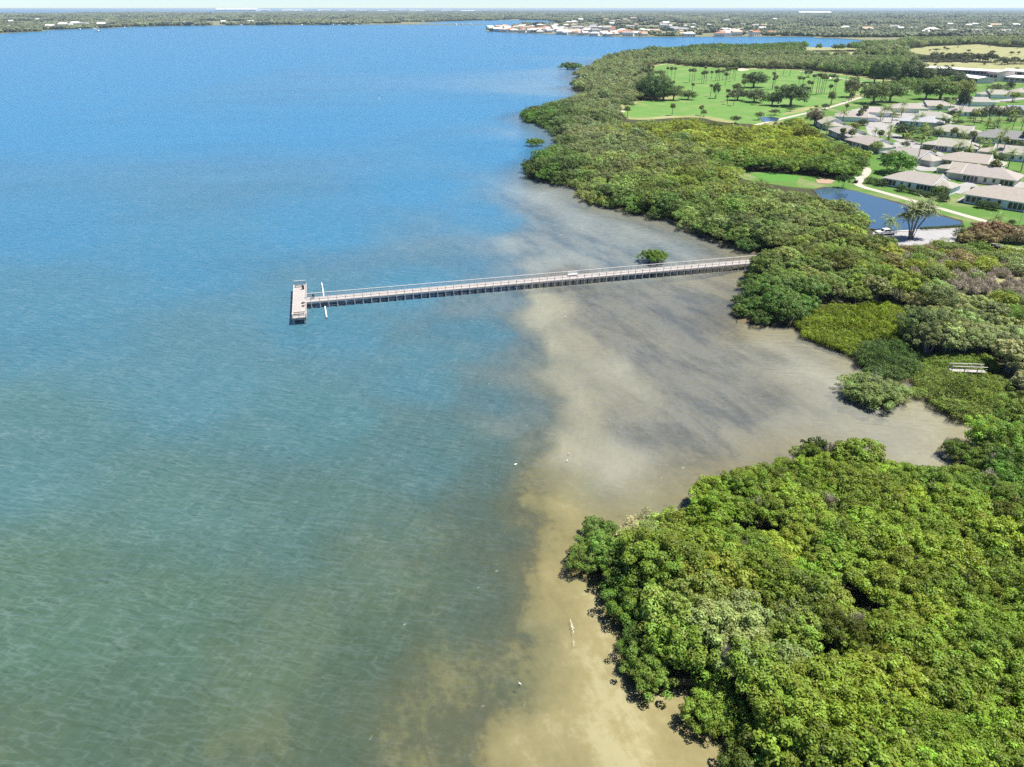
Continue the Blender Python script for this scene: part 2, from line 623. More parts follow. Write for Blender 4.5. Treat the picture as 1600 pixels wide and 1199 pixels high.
def grid_mesh(name, Z, mat, attrs, extra=None):
    me = bpy.data.meshes.new(name)
    V = np.stack([GX.ravel(), GY.ravel(), Z.ravel()], 1)
    i = np.arange((ny - 1) * (nx - 1))
    r, c = i // (nx - 1), i % (nx - 1)
    a = r * nx + c
    F = np.stack([a, a + 1, a + nx + 1, a + nx], 1)
    nv0 = len(V)
    if extra is not None:
        ev, ef = extra
        V = np.concatenate([V, np.array(ev, float)])
        F = np.concatenate([F, np.array(ef) + nv0])
    me.vertices.add(len(V))
    me.vertices.foreach_set('co', V.ravel())
    me.loops.add(F.size)
    me.loops.foreach_set('vertex_index', F.ravel())
    me.polygons.add(len(F))
    me.polygons.foreach_set('loop_start', np.arange(0, F.size, 4))
    me.polygons.foreach_set('use_smooth', np.ones(len(F), bool))
    me.update()
    me.validate()
    for k, (arr, dflt) in attrs.items():
        at = me.attributes.new(k, 'FLOAT', 'POINT')
        full = np.full(len(V), dflt, float)
        full[:nv0] = arr.ravel()
        at.data.foreach_set('value', full)
    me.materials.append(mat)
    return kind(link(name, me), 'structure')


def water_material():
    m, nt, out = newmat('bay_water')
    pos = worldpos(nt)
    tb = N(nt, 'ShaderNodeAttribute', attribute_name='turbid').outputs['Fac']
    bl = N(nt, 'ShaderNodeAttribute', attribute_name='blue').outputs['Fac']
    sh = N(nt, 'ShaderNodeAttribute', attribute_name='calm').outputs['Fac']
    # short-crested wind waves in two trains and a fine ripple, crests sharper than troughs
    warpn = N(nt, 'ShaderNodeTexNoise', i_Scale=.09, i_Detail=2)
    L(nt, pos, warpn.inputs['Vector'])
    vm = N(nt, 'ShaderNodeVectorMath', operation='MULTIPLY_ADD')
    L(nt, warpn.outputs['Color'], vm.inputs[0])
    vm.inputs[1].default_value = (3.0, 3.0, 0)
    L(nt, pos, vm.inputs[2])
    wp_ = vm.outputs[0]

    def crests(rot, sx, sy, loc, pw):
        n = noise(nt, grain(nt, wp_, rot, sy, sx, loc), 1.0, 2, .5)
        r = math_(nt, 'SUBTRACT', 1.0, math_(nt, 'ABSOLUTE', math_(nt, 'MULTIPLY', math_(nt, 'SUBTRACT', n, .5), 4.0)), True)
        return math_(nt, 'POWER', r, pw) if pw != 1 else r
    a = crests(-12, .58, .18, (0, 0, 0), 1)
    b = crests(72, .46, .19, (31, 7, 0), 1)
    c = noise(nt, grain(nt, pos, 10, .7, 1.5, (3, 70, 0)), 1.0, 2, .55)
    h = math_(nt, 'ADD', math_(nt, 'MULTIPLY', a, .52), math_(nt, 'ADD', math_(nt, 'MULTIPLY', b, .26), math_(nt, 'MULTIPLY', c, .34)))
    h = math_(nt, 'MULTIPLY', h, math_(nt, 'SUBTRACT', 1.0, math_(nt, 'MULTIPLY', sh, .9)))
    bp = N(nt, 'ShaderNodeBump', i_Strength=1.0, i_Distance=WAVE)
    L(nt, h, bp.inputs['Height'])
    patch = noise(nt, grain(nt, pos, 12, .012, .03), 1.0, 5, .62)
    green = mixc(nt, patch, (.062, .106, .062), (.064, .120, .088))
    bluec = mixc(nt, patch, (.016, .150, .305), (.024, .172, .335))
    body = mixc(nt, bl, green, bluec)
    st = N(nt, 'ShaderNodeAttribute', attribute_name='silt_sheen').outputs['Fac']  # silt tone, with the sky's grey reflection mixed into the body colour
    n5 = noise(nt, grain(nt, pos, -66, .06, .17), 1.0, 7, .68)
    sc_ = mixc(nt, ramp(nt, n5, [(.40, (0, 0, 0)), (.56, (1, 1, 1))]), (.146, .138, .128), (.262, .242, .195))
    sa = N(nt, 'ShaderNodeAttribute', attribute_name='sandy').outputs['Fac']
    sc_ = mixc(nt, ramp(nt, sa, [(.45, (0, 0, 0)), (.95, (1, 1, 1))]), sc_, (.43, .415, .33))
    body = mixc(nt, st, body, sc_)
    # pale lines of sky-reflecting crests, painted into the body colour
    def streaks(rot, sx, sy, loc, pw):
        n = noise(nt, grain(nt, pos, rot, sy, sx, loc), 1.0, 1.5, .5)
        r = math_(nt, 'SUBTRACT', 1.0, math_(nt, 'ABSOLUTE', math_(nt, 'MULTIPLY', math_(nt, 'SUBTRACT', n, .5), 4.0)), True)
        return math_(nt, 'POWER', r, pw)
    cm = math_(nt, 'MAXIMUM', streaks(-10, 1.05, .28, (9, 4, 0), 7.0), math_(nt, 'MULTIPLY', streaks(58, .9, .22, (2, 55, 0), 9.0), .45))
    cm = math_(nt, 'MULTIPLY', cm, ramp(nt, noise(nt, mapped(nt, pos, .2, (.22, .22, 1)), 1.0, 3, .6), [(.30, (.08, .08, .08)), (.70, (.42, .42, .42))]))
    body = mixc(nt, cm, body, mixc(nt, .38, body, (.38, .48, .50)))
    pr = N(nt, 'ShaderNodeBsdfPrincipled', i_Roughness=.21, i_IOR=1.34)
    L(nt, body, pr.inputs['Base Color'])
    L(nt, bp.outputs[0], pr.inputs['Normal'])
    tr = N(nt, 'ShaderNodeBsdfTransparent', i_Color=(.93, .94, .86, 1))
    gl = N(nt, 'ShaderNodeBsdfGlossy', i_Roughness=.26)
    L(nt, bp.outputs[0], gl.inputs['Normal'])
    fr = N(nt, 'ShaderNodeFresnel', i_IOR=1.34)
    L(nt, bp.outputs[0], fr.inputs['Normal'])
    clear = N(nt, 'ShaderNodeMixShader')
    L(nt, fr.outputs[0], clear.inputs[0])
    L(nt, tr.outputs[0], clear.inputs[1])
    L(nt, gl.outputs[0], clear.inputs[2])
    mx = N(nt, 'ShaderNodeMixShader')
    nb = math_(nt, 'ADD', tb, math_(nt, 'MULTIPLY', math_(nt, 'SUBTRACT', patch, .5), .3), True)
    L(nt, nb, mx.inputs[0])
    L(nt, clear.outputs[0], mx.inputs[1])
    L(nt, pr.outputs[0], mx.inputs[2])
    L(nt, mx.outputs[0], out.inputs[0])
    return m


def seabed_material():
    m, nt, out = newmat('seabed')
    pos = worldpos(nt)
    sv = N(nt, 'ShaderNodeAttribute', attribute_name='sandy').outputs['Fac']
    n1 = noise(nt, grain(nt, pos, -68, .05, .17), 1.0, 8, .7)
    n2 = noise(nt, pos, .9, 5, .65)
    f = math_(nt, 'ADD', sv, math_(nt, 'ADD', math_(nt, 'MULTIPLY', math_(nt, 'SUBTRACT', n1, .5), 1.1), math_(nt, 'MULTIPLY', math_(nt, 'SUBTRACT', n2, .5), .5)), True)
    c = ramp(nt, f, [(.0, (.078, .074, .060)), (.32, (.125, .110, .074)), (.5, (.235, .20, .108)), (.85, (.31, .265, .155)), (1, (.39, .35, .235))])
    p = N(nt, 'ShaderNodeBsdfDiffuse')
    L(nt, c, p.inputs[0])
    L(nt, p.outputs[0], out.inputs[0])
    return m


WAVE = 0.42
BIG = 42000.0
xa, xb, ya, yb = float(xs[0]), float(xs[-1]), float(ys[0]), float(ys[-1])
ev = [(-BIG, -400, 0), (xa, -400, 0), (xb, -400, 0), (BIG, -400, 0),
      (-BIG, ya, 0), (xa, ya, 0), (xb, ya, 0), (BIG, ya, 0),
      (-BIG, yb, 0), (xa, yb, 0), (xb, yb, 0), (BIG, yb, 0),
      (-BIG, BIG, 0), (xa, BIG, 0), (xb, BIG, 0), (BIG, BIG, 0)]
ef = [(r * 4 + c, r * 4 + c + 1, r * 4 + c + 5, r * 4 + c + 4) for r in range(3) for c in range(3) if not (r == 1 and c == 1)]
silt_sheen = silt_sheen * edge
calm = np.clip(np.maximum((.62 - turb) * 1.3, silt_sheen * .55), 0, 1)
grid_mesh('water', np.zeros_like(GX), water_material(), {'turbid': (turb, 1.0), 'blue': (blue, 1.0), 'calm': (calm, 0.0), 'silt_sheen': (silt_sheen, 0.0), 'sandy': (sandv, 0.0)}, (ev, ef))
depth = .25 + 2.2 * turb
depth = np.where(lodist < 6, np.minimum(depth, .15 + lodist * .12), depth)
grid_mesh('seabed', -depth, seabed_material(), {'sandy': (sandv, .2)})


# ------------------------------------------------------------------ plants: prototypes
def quads_mesh(name, C, A, B, mat, var=None):
    """rhombic leaves at C with half axes A and B"""
    n = len(C)
    V = np.stack([C - A, C - B * .9 + A * .1, C + A, C + B * .9 + A * .1], 1).reshape(-1, 3)
    me = bpy.data.meshes.new(name)
    me.vertices.add(n * 4)
    me.vertices.foreach_set('co', V.ravel())
    me.loops.add(n * 4)
    me.loops.foreach_set('vertex_index', np.arange(n * 4))
    me.polygons.add(n)
    me.polygons.foreach_set('loop_start', np.arange(0, n * 4, 4))
    me.update()
    at = me.attributes.new('leafvar', 'FLOAT', 'FACE')
    at.data.foreach_set('value', var if var is not None else np.random.default_rng(n).random(n))
    me.materials.append(mat)
    return me


def unit(v):
    return v / np.maximum(np.linalg.norm(v, axis=-1, keepdims=True), 1e-9)


def crown_mesh(name, seed, R=3.0, h=2.4, base=3.2, nclump=34, per=170, leaf=.30, rc=(.24, .40), low=-.25, inner=6, lobes=.25):
    """an uneven crown of leaf clumps; each clump a shell of small leaves"""
    g = np.random.default_rng(seed)
    k = np.arange(nclump) + .5
    z = 1 - (1 - low) * k / nclump
    ph = k * 2.39996 + g.random() * 6
    z = np.clip(z + g.normal(0, .08, nclump), low, 1)
    rr = np.sqrt(np.clip(1 - z * z, 0, 1))
    d = np.stack([rr * np.cos(ph), rr * np.sin(ph), z], 1)
    lob = 1 + lobes * np.sin(ph * 2 + g.random() * 6) * rr + g.normal(0, .19, nclump)
    cc = d * (R * .78 * lob)[:, None]
    cc[:, 2] *= h / R
    cin = g.normal(0, .3, (inner, 3)) * [R, R, h * .6]
    cc = np.concatenate([cc, cin])
    rad = R * g.uniform(rc[0], rc[1], len(cc))
    Cs, As, Bs, Vs = [], [], [], []
    for c, r in zip(cc, rad):
        n = int(per * (r / (R * .5 * (rc[0] + rc[1]))) ** 2)
        dd = unit(g.normal(0, 1, (n, 3)) + [0, 0, .55])
        p = c + dd * (r * g.uniform(.7, 1.1, n))[:, None] * [1.1, 1.1, .8]
        nn = unit(dd * .85 + [0, 0, .35] + g.normal(0, .36, (n, 3)))
        t = unit(np.cross(nn, g.normal(0, 1, (n, 3))))
        b = np.cross(nn, t)
        s = leaf * g.uniform(.6, 1.25, n)[:, None]
        Cs.append(p); As.append(t * s * .5); Bs.append(b * s * .32)
        Vs.append(np.clip(g.normal(.5, .20, n) + g.normal(0, .24), 0, 1))
    C = np.concatenate(Cs)
    C[:, 2] += base
    return quads_mesh(name, C, np.concatenate(As), np.concatenate(Bs), M['leaf'], np.concatenate(Vs))


def trunk_mesh(name, seed, height=3.4, spread=1.8, stems=4, r=.13, mat=None, roots=False, single=False):
    g = random.Random(seed)
    mb = MB()
    if single:
        mb.tube([(0, 0, -.3), (.1 * g.uniform(-1, 1), .1, height * .45), (.1, .1, height * .7)], [r * 1.5, r * 1.1, r * .9], 7)
    for s in range(stems):
        a = s * 2 * math.pi / stems + g.uniform(-.5, .5)
        z0 = height * .4 if single else -.3
        q = .05 if single else .25
        x, y = math.cos(a), math.sin(a)
        e = spread * g.uniform(.6, 1.1)
        top = height * g.uniform(.95, 1.3)
        path = [(x * q, y * q, z0), (x * e * .35 + g.uniform(-.15, .15), y * e * .35, z0 + (top - z0) * .5), (x * e * .8, y * e * .8, z0 + (top - z0) * .8), (x * e * 1.15, y * e * 1.15, top * 1.08)]
        rr = r * (.75 if single else 1)
        mb.tube(path, [rr, rr * .8, rr * .55, rr * .25], 5)
        for _ in range(2):
            t = g.uniform(.4, .9)
            bx, by, bz = [path[1][i] + (path[2][i] - path[1][i]) * t for i in range(3)]
            a2 = a + g.uniform(-1.2, 1.2)
            mb.tube([(bx, by, bz), (bx + math.cos(a2) * spread * .35, by + math.sin(a2) * spread * .35, bz + .7), (bx + math.cos(a2) * spread * .6, by + math.sin(a2) * spread * .6, bz + 1.5)], [rr * .5, rr * .35, rr * .12], 4)
        if roots:
            for _ in range(2):
                a2 = a + g.uniform(-.8, .8)
                l = g.uniform(.8, 1.5)
                mb.tube([(x * q * 1.2, y * q * 1.2, height * .3), (math.cos(a2) * l * .7, math.sin(a2) * l * .7, height * .22), (math.cos(a2) * l, math.sin(a2) * l, -.7)], [.05, .05, .035], 4)
    return mb.mesh(name, mat or M['bark'])


def bare_mesh(name, seed, R=1.8, h=2.4, n=150):
    g = random.Random(seed)
    mb = MB()
    for i in range(n):
        a = g.uniform(0, 2 * math.pi)
        e = g.uniform(.1, 1.0)
        x, y = math.cos(a) * e * R, math.sin(a) * e * R
        z = h * (1 - e * e * .55) * g.uniform(.6, 1.05)
        b = (x * .25 + g.uniform(-.3, .3), y * .25 + g.uniform(-.3, .3), g.uniform(0, .3))
        m1 = (x * .65 + g.uniform(-.25, .25), y * .65 + g.uniform(-.25, .25), z * .62)
        mb.tube([b, m1, (x, y, z)], [.06, .045, .02], 3, cap=False)
        for _ in range(2):
            mb.tube([m1, (m1[0] + g.uniform(-.6, .6), m1[1] + g.uniform(-.6, .6), m1[2] + g.uniform(.2, .8))], [.045, .015], 3, cap=False)
    return mb.mesh(name, M['twig'])


CROWN = [crown_mesh('mangrove_crown', 10 + i, 3.2, 1.95, 3.5, (74, 60, 84, 52, 70, 64, 90)[i], (88, 100, 84, 90, 70, 110, 80)[i], (.26, .23, .28, .31, .36, .24, .29)[i], (.10, .21), -.25, 12, .34) for i in range(7)]          # near, fine leaves
CROWN_MID = [crown_mesh('thicket_crown', 40 + i, 3.4, 2.2, 3.2, 46, 46, .40, (.12, .25), -.25, 6, .42) for i in range(6)]      # 150 to 450 m off
CROWN_LITE = [crown_mesh('wood_crown', 60 + i, 4.2, 3.4, 4.0, 22, 26, 1.15, (.22, .40), -.2, 4, .3) for i in range(5)]        # farther
CROWN_OAK = [crown_mesh('oak_crown', 80 + i, 6.5, 5.0, 5.4, 52, 80, .72, (.16, .28), -.5, 10, .3) for i in range(3)]
SHRUB = [crown_mesh('shrub_crown', 90 + i, 1.6, .95, .9, 22, 80, .24, (.3, .46), -.35, 4) for i in range(3)]
MAT_ = [crown_mesh('mat_crown', 100 + i, 2.6, .85, .75, 40, 90, .24, (.2, .3), -.2, 4, .1) for i in range(3)]
TRUNK = [trunk_mesh('mangrove_trunk', 20 + i, 3.4, 1.9, 4, .12, M['bark_pale'], roots=True) for i in range(3)]
TRUNK_OAK = [trunk_mesh('oak_trunk', 30 + i, 6.2, 3.8, 5, .42, M['bark'], single=True) for i in range(2)]
BARE = [bare_mesh('bare_branches', 200 + i) for i in range(4)]
STICK = trunk_mesh('shrub_stems', 5, 1.0, .8, 4, .05, M['bark'])


def plant(name, label, cat, crown, trunk, loc, sc, rz, tint, group, crown_name='crown', trunk_name='trunk'):
    t = thing(name, label, cat, loc, rz, group, sc)
    if trunk is not None:
        link(trunk_name, trunk, t)
    c = link(crown_name, crown, t)
    c['tint'] = [float(v) for v in tint]
    return t


def scatter(name, label, P, RZ, S, T, I, meshes):
    """one uncountable mass: geometry nodes put the given meshes on points"""
    me = bpy.data.meshes.new(name)
    me.vertices.add(len(P))
    me.vertices.foreach_set('co', np.asarray(P, float).ravel())
    a = me.attributes.new('rz', 'FLOAT_VECTOR', 'POINT')
    a.data.foreach_set('vector', np.stack([np.zeros(len(P)), np.zeros(len(P)), RZ], 1).ravel())
    a = me.attributes.new('sc', 'FLOAT_VECTOR', 'POINT')
    a.data.foreach_set('vector', np.asarray(S, float).ravel())
    a = me.attributes.new('tint', 'FLOAT_COLOR', 'POINT')
    T = np.asarray(T, float)
    a.data.foreach_set('color', np.concatenate([T, np.ones((len(T), 1))], 1).ravel())
    a = me.attributes.new('pick', 'INT', 'POINT')
    a.data.foreach_set('value', np.asarray(I, int))
    me.update()
    o = link(name, me)
    ng = bpy.data.node_groups.new(name, 'GeometryNodeTree')
    ng.interface.new_socket('Geometry', in_out='INPUT', socket_type='NodeSocketGeometry')
    ng.interface.new_socket('Geometry', in_out='OUTPUT', socket_type='NodeSocketGeometry')
    gi, go = ng.nodes.new('NodeGroupInput'), ng.nodes.new('NodeGroupOutput')
    g2i = ng.nodes.new('GeometryNodeGeometryToInstance')
    for m_ in reversed(meshes):
        oi = ng.nodes.new('GeometryNodeObjectInfo')
        oi.transform_space = 'ORIGINAL'
        oi.inputs['Object'].default_value = m_
        ng.links.new(oi.outputs['Geometry'], g2i.inputs[0])

    def attr(nm, t):
        n = ng.nodes.new('GeometryNodeInputNamedAttribute')
        n.data_type = t
        n.inputs['Name'].default_value = nm
        return n.outputs[0]
    iop = ng.nodes.new('GeometryNodeInstanceOnPoints')
    ng.links.new(gi.outputs[0], iop.inputs['Points'])
    ng.links.new(g2i.outputs[0], iop.inputs['Instance'])
    iop.inputs['Pick Instance'].default_value = True
    ng.links.new(attr('pick', 'INT'), iop.inputs['Instance Index'])
    ng.links.new(attr('rz', 'FLOAT_VECTOR'), iop.inputs['Rotation'])
    ng.links.new(attr('sc', 'FLOAT_VECTOR'), iop.inputs['Scale'])
    ng.links.new(iop.outputs[0], go.inputs[0])
    md = o.modifiers.new('scatter', 'NODES')
    md.node_group = ng
    return kind(o, 'stuff', label)


# ------------------------------------------------------------------ open ground: golf course, lawns, pond, paths (photograph's pixels)
FAIR = [(1002, 106), (1040, 99), (1078, 104), (1150, 107), (1260, 109), (1345, 120), (1425, 133), (1380, 141), (1350, 150), (1335, 162), (1262, 172),
        (1240, 181), (1205, 190), (1170, 193), (1130, 190), (1105, 183), (1060, 182), (1000, 187), (965, 183), (962, 172), (970, 164), (1000, 157), (1035, 156), (1060, 150), (1040, 136), (1025, 122)]
GREEN = [(1140, 270), (1190, 267), (1270, 276), (1340, 283), (1300, 298), (1240, 293), (1190, 286), (1150, 278)]
HOOD = [(1250, 180), (1262, 172), (1345, 152), (1440, 140), (1520, 128), (1600, 125), (1720, 125), (1720, 352), (1600, 352), (1565, 354), (1510, 358), (1492, 378), (1420, 381), (1366, 373),
        (1366, 352), (1345, 330), (1320, 312), (1285, 304), (1276, 295), (1330, 278), (1352, 262), (1350, 248), (1342, 238), (1275, 206), (1262, 192)]
LAWN2 = [(1540, 377), (1600, 372), (1720, 372), (1720, 402), (1600, 394), (1565, 386)]
FIELD_A = [(1436, 96), (1600, 100), (1720, 101), (1720, 126), (1600, 123), (1445, 110), (1420, 108), (1380, 120), (1395, 108)]
FIELD_B = [(1400, 79), (1450, 73), (1530, 69.5), (1570, 74), (1720, 77), (1720, 99), (1560, 98), (1440, 85)]
FIELD_C = [(1215, 83), (1400, 80.5), (1402, 84), (1290, 86.5)]
FIELD_D = [(1245, 73.5), (1340, 75), (1345, 78), (1260, 79)]
SCRUB = [(1385, 398), (1470, 386), (1530, 392), (1600, 402), (1720, 405), (1720, 500), (1600, 492), (1540, 462), (1480, 448), (1420, 425)]
MAT1 = [(1250, 512), (1262, 488), (1310, 480), (1395, 478), (1425, 492), (1425, 528), (1380, 545), (1330, 545), (1290, 532)]
MAT2 = [(1337, 560), (1350, 538), (1400, 534), (1440, 552), (1436, 574), (1400, 590), (1350, 574)]
MAT3 = [(1440, 562), (1530, 556), (1545, 572), (1500, 584), (1450, 580)]
MAT4 = [(1442, 588), (1475, 580), (1560, 586), (1590, 640), (1510, 655), (1475, 632), (1440, 612)]
MARSH = [(1520, 468), (1600, 482), (1720, 490), (1720, 505), (1610, 502), (1550, 490)]
TRUCK = [(1346, 352), (1410, 350), (1410, 376), (1346, 374)]
OPEN = [TRUCK, FAIR, GREEN, HOOD, LAWN2, FIELD_A, FIELD_B, FIELD_C, FIELD_D]

G1 = LZ + .03
fw = pts(FAIR, LZ)
sheet('fairway', wobble(fw, 5.0, 14.0), G1, M['fairway'])
kind(ribbon('rough', fw[:12], 16.0, G1 + .012, M['rough']), 'structure')
kind(ribbon('rough', [(x + 0, y + 0) for x, y in fw[12:]], 9.0, G1 + .014, M['rough']), 'structure')
sheet('lawn', pts([(1150, 192), (1205, 187), (1262, 172), (1345, 152), (1425, 133), (1440, 140), (1380, 156), (1290, 178), (1262, 192), (1200, 197)], LZ), G1 + .03, M['rough'])
sheet('lawn', pts([(1140, 193), (1200, 184), (1300, 168), (1330, 166), (1300, 176), (1240, 186), (1190, 194)], LZ), G1 + .06, M['fairway'])
sheet('putting_green', pts(GREEN, LZ), G1, M['lawn'])
sheet('putting_green', pts([(1170, 272), (1210, 270), (1250, 276), (1245, 285), (1200, 284)], LZ), G1 + .03, M['green'])
sheet('lawn', pts(HOOD, LZ), G1 + .10, M['lawn'])
sheet('lawn', pts(LAWN2, LZ), G1, M['lawn'])
for f_ in (FIELD_A, FIELD_B):
    sheet('field', pts(f_, LZ), G1, M['field'])
for f_ in (FIELD_C, FIELD_D):
    sheet('field', pts(f_, LZ), G1 + .03, M['field'])
sheet('marsh_ground', pts(SCRUB, LZ), G1 + .06, M['rough'])
sheet('marsh_ground', pts(MARSH, LZ), G1 + .09, M['lawn'])
sheet('marsh_ground', pts(MAT3, LZ), G1 + .09, M['lawn'])
for b in ([(962, 174), (972, 170), (977, 175), (966, 178)], [(1148, 109), (1160, 107), (1172, 109.5), (1158, 111.5)], [(962, 158), (968, 156.5), (970, 158), (965, 159)], [(1285, 119), (1302, 121), (1300, 124), (1284, 122)]):
    sheet('sand_bunker', pts(b, LZ), G1 + .09, M['sand'])
sheet('sand_bunker', pts([(1274, 282), (1290, 279), (1305, 283), (1298, 288), (1278, 287)], LZ), G1 + .12, M['clay'])
LWN = G1 + .10
ribbon('cart_path', pts([(1353, 262), (1357, 268), (1340, 285), (1342, 291), (1380, 301), (1430, 315), (1490, 332), (1550, 349), (1640, 374)], LWN), 3.0, LWN + .03, M['path'], .02)
ribbon('cart_path', pts([(1180, 196), (1240, 182), (1300, 168), (1345, 152), (1420, 137)], LZ), 3.2, G1 + .13, M['path'])
ribbon('cart_path', pts([(1250, 112), (1290, 119), (1340, 128), (1420, 134)], LZ), 3.0, G1 + .10, M['path'])
ribbon('path', pts([(1548, 381), (1580, 388), (1640, 398)], LWN), 2.4, LWN + .04, M['path'])

# streets of the estate
sheet('road', pts([(1362, 182), (1378, 176), (1400, 182), (1412, 190), (1398, 200), (1388, 210), (1372, 214), (1356, 210), (1352, 196)], LWN), LWN + .03, M['concrete'])
ribbon('road', pts([(1375, 205), (1420, 222), (1455, 238), (1480, 252), (1510, 262), (1560, 280), (1640, 300)], LWN), 9.0, LWN + .06, M['concrete'])
ribbon('road', pts([(1390, 182), (1440, 172), (1500, 166), (1560, 158), (1640, 150)], LWN), 8.0, LWN + .09, M['concrete'])
for dv in ([(1452, 263), (1480, 262), (1500, 272), (1482, 284), (1470, 272)], [(1486, 292), (1515, 284), (1530, 292), (1500, 304), (1484, 300)], [(1420, 262), (1452, 256), (1470, 268), (1440, 268)],
           [(1385, 230), (1400, 222), (1420, 226), (1400, 236)], [(1370, 190), (1362, 200), (1350, 196), (1356, 186)], [(1400, 180), (1425, 178), (1432, 184), (1410, 188)]):
    sheet('driveway', pts(dv, LWN), LWN + .12 + .01 * random.random(), M['concrete'])

# parking place by the pond, with a kerb along the water
PARK = [(1364, 363), (1420, 361), (1503, 357), (1492, 378), (1440, 384), (1400, 384), (1362, 378)]
sheet('parking_lot', pts(PARK, LWN), LWN + .05, plain('pale_paving', (.345, .34, .345), .85, .2, .12, .4))
ribbon('kerb', pts([(1388, 362.5), (1430, 361), (1504, 357)], LWN), .8, LWN + .22, M['kerb'], .2)

# ponds
def pond_material():
    m, nt, out = newmat('pond_water')
    p = N(nt, 'ShaderNodeBsdfPrincipled', i_Roughness=.04, i_IOR=1.34)
    p.inputs['Base Color'].default_value = (.042, .085, .14, 1)
    p.inputs['Specular IOR Level'].default_value = .5
    b = N(nt, 'ShaderNodeBump', i_Strength=.25, i_Distance=.05)
    L(nt, noise(nt, mapped(nt, worldpos(nt), .6, (.5, 1.2, 1)), 1.0, 3), b.inputs['Height'])
    L(nt, b.outputs[0], p.inputs['Normal'])
    L(nt, p.outputs[0], out.inputs[0])
    return m


M['pond'] = pond_material()
PONDP = [(1272, 298), (1290, 293.5), (1312, 295), (1340, 300), (1372, 309), (1402, 318), (1432, 327), (1470, 338), (1500, 346.5), (1503, 353.5), (1470, 357), (1430, 359), (1385, 361.5), (1352, 356), (1320, 335), (1285, 312)]
bank = pts([(a + (4 if a > 1400 else -3), b + (-1.6 if b < 347 else .8)) for a, b in PONDP], LWN)
sheet('pond_bank', bank, LWN + .025, M['mud'])
sheet('pond', pts(PONDP, LWN), LWN + .05, M['pond'])
sheet('pond', pts([(1187, 184.5), (1205, 183), (1218, 186), (1214, 190), (1192, 191)], LZ), LWN + .16, M['pond'])
sheet('pond', pts([(1122, 232), (1145, 230), (1162, 234), (1140, 238)], LZ), LWN + .16, M['mud'])


# ------------------------------------------------------------------ where the trees stand, and their colours
BR, GR, DG = (.215, .30, .034), (.15, .245, .038), (.115, .20, .044)
SV, SG, OL = (.345, .38, .18), (.265, .33, .125), (.225, .295, .082)
YG, GO, BN = (.275, .335, .045), (.22, .27, .125), (.30, .24, .12)
MG = (.185, .27, .03)
TINT = [(1250, 880, 220, 150, BR, 1), (1400, 1050, 250, 200, BR, 1), (1120, 800, 100, 60, MG, .8), (920, 830, 50, 60, GR, 1.6), (960, 900, 60, 60, GR, 1.2), (1000, 812, 40, 30, SV, 7), (940, 800, 25, 20, GR, 2), (1100, 712, 30, 20, SG, 1.5),
        (1110, 960, 50, 30, SG, 2.4), (1190, 1010, 45, 35, SG, 2.2), (1290, 930, 50, 30, SG, 1.0), (1050, 1080, 60, 60, GR, 1.6), (1120, 1150, 60, 60, GR, 1.4), (1560, 700, 70, 60, GR, 1.2), (1300, 700, 120, 40, MG, 1.2),
        (1175, 440, 35, 40, DG, 2.4), (1170, 495, 45, 22, DG, 2.4), (1230, 470, 45, 30, DG, 1.4), (1290, 440, 60, 30, OL, 1.2), (1330, 470, 50, 20, SG, 1.2), (1250, 400, 80, 25, OL, 1.2), (1380, 430, 60, 25, YG, .8), (1380, 440, 60, 30, GR, .7), (1430, 440, 30, 20, GR, 1.2),
        (1500, 530, 70, 40, SG, 1.6), (1460, 545, 50, 30, DG, 1.0), (1570, 560, 50, 40, SV, 1.0), (1480, 490, 40, 20, SG, 1.4), (1580, 600, 50, 30, SV, 1.4), (1550, 640, 60, 40, MG, 1.4),
        (860, 265, 50, 25, DG, 1.6), (930, 300, 50, 40, OL, 1.0), (1000, 330, 80, 30, DG, 1.4), (1130, 375, 90, 25, DG, 1.8), (1080, 350, 80, 30, GR, 1.2), (1200, 340, 90, 30, SG, 1.1), (1150, 320, 80, 30, OL, 1.2), (1300, 345, 60, 40, OL, 1.2), (1350, 365, 30, 25, YG, 1.1),
        (1060, 270, 100, 40, OL, 1.2), (990, 250, 80, 40, GO, 1.2), (1000, 280, 30, 20, YG, .8), (1100, 290, 60, 20, YG, .9), (1200, 225, 110, 22, YG, 1.8), (1090, 205, 80, 14, YG, 1.3), (1310, 250, 40, 22, GR, 2.0), (1200, 262, 70, 10, GR, 1.6), (1270, 215, 50, 20, YG, 1.6),
        (1220, 190, 70, 10, GR, 1.4), (860, 180, 45, 14, DG, 1.6), (930, 160, 50, 40, GO, 1.3), (970, 110, 60, 25, GO, 1.5), (1090, 75, 150, 8, DG, 1.5), (1200, 95, 150, 10, GO, 1.5), (1400, 110, 120, 15, DG, 1.2), (1500, 85, 100, 10, GO, 1), (1470, 420, 60, 25, BN, 1.3), (1560, 400, 50, 20, BN, 1.0), (1290, 400, 60, 20, YG, .8)]


def tints(px, py, g):
    W = np.stack([w_ * np.exp(-((px - a) / rx) ** 2 - ((py - b) / ry) ** 2) for a, b, rx, ry, c, w_ in TINT], 1) + 1e-7
    Cc = np.array([c for *_, c, w_ in TINT])
    Wn = W / W.sum(1, keepdims=True)
    mean = Wn @ Cc
    pick = (Wn.cumsum(1) > g.random((len(px), 1))).argmax(1)
    t = mean * .45 + Cc[pick] * .55
    v = g.normal(1, .23, (len(px), 1))
    return np.clip(t * v * (1 + g.normal(0, .05, t.shape)), .01, .55)


def jgrid(x0, x1, y0, y1, s, g, jit=.38):
    X, Y = np.meshgrid(np.arange(x0, x1, s), np.arange(y0, y1, s * .87))
    X = X + (np.arange(X.shape[0]) % 2)[:, None] * s * .5
    X = (X + g.uniform(-jit, jit, X.shape) * s).ravel()
    Y = (Y + g.uniform(-jit, jit, Y.shape) * s).ravel()
    return X, Y


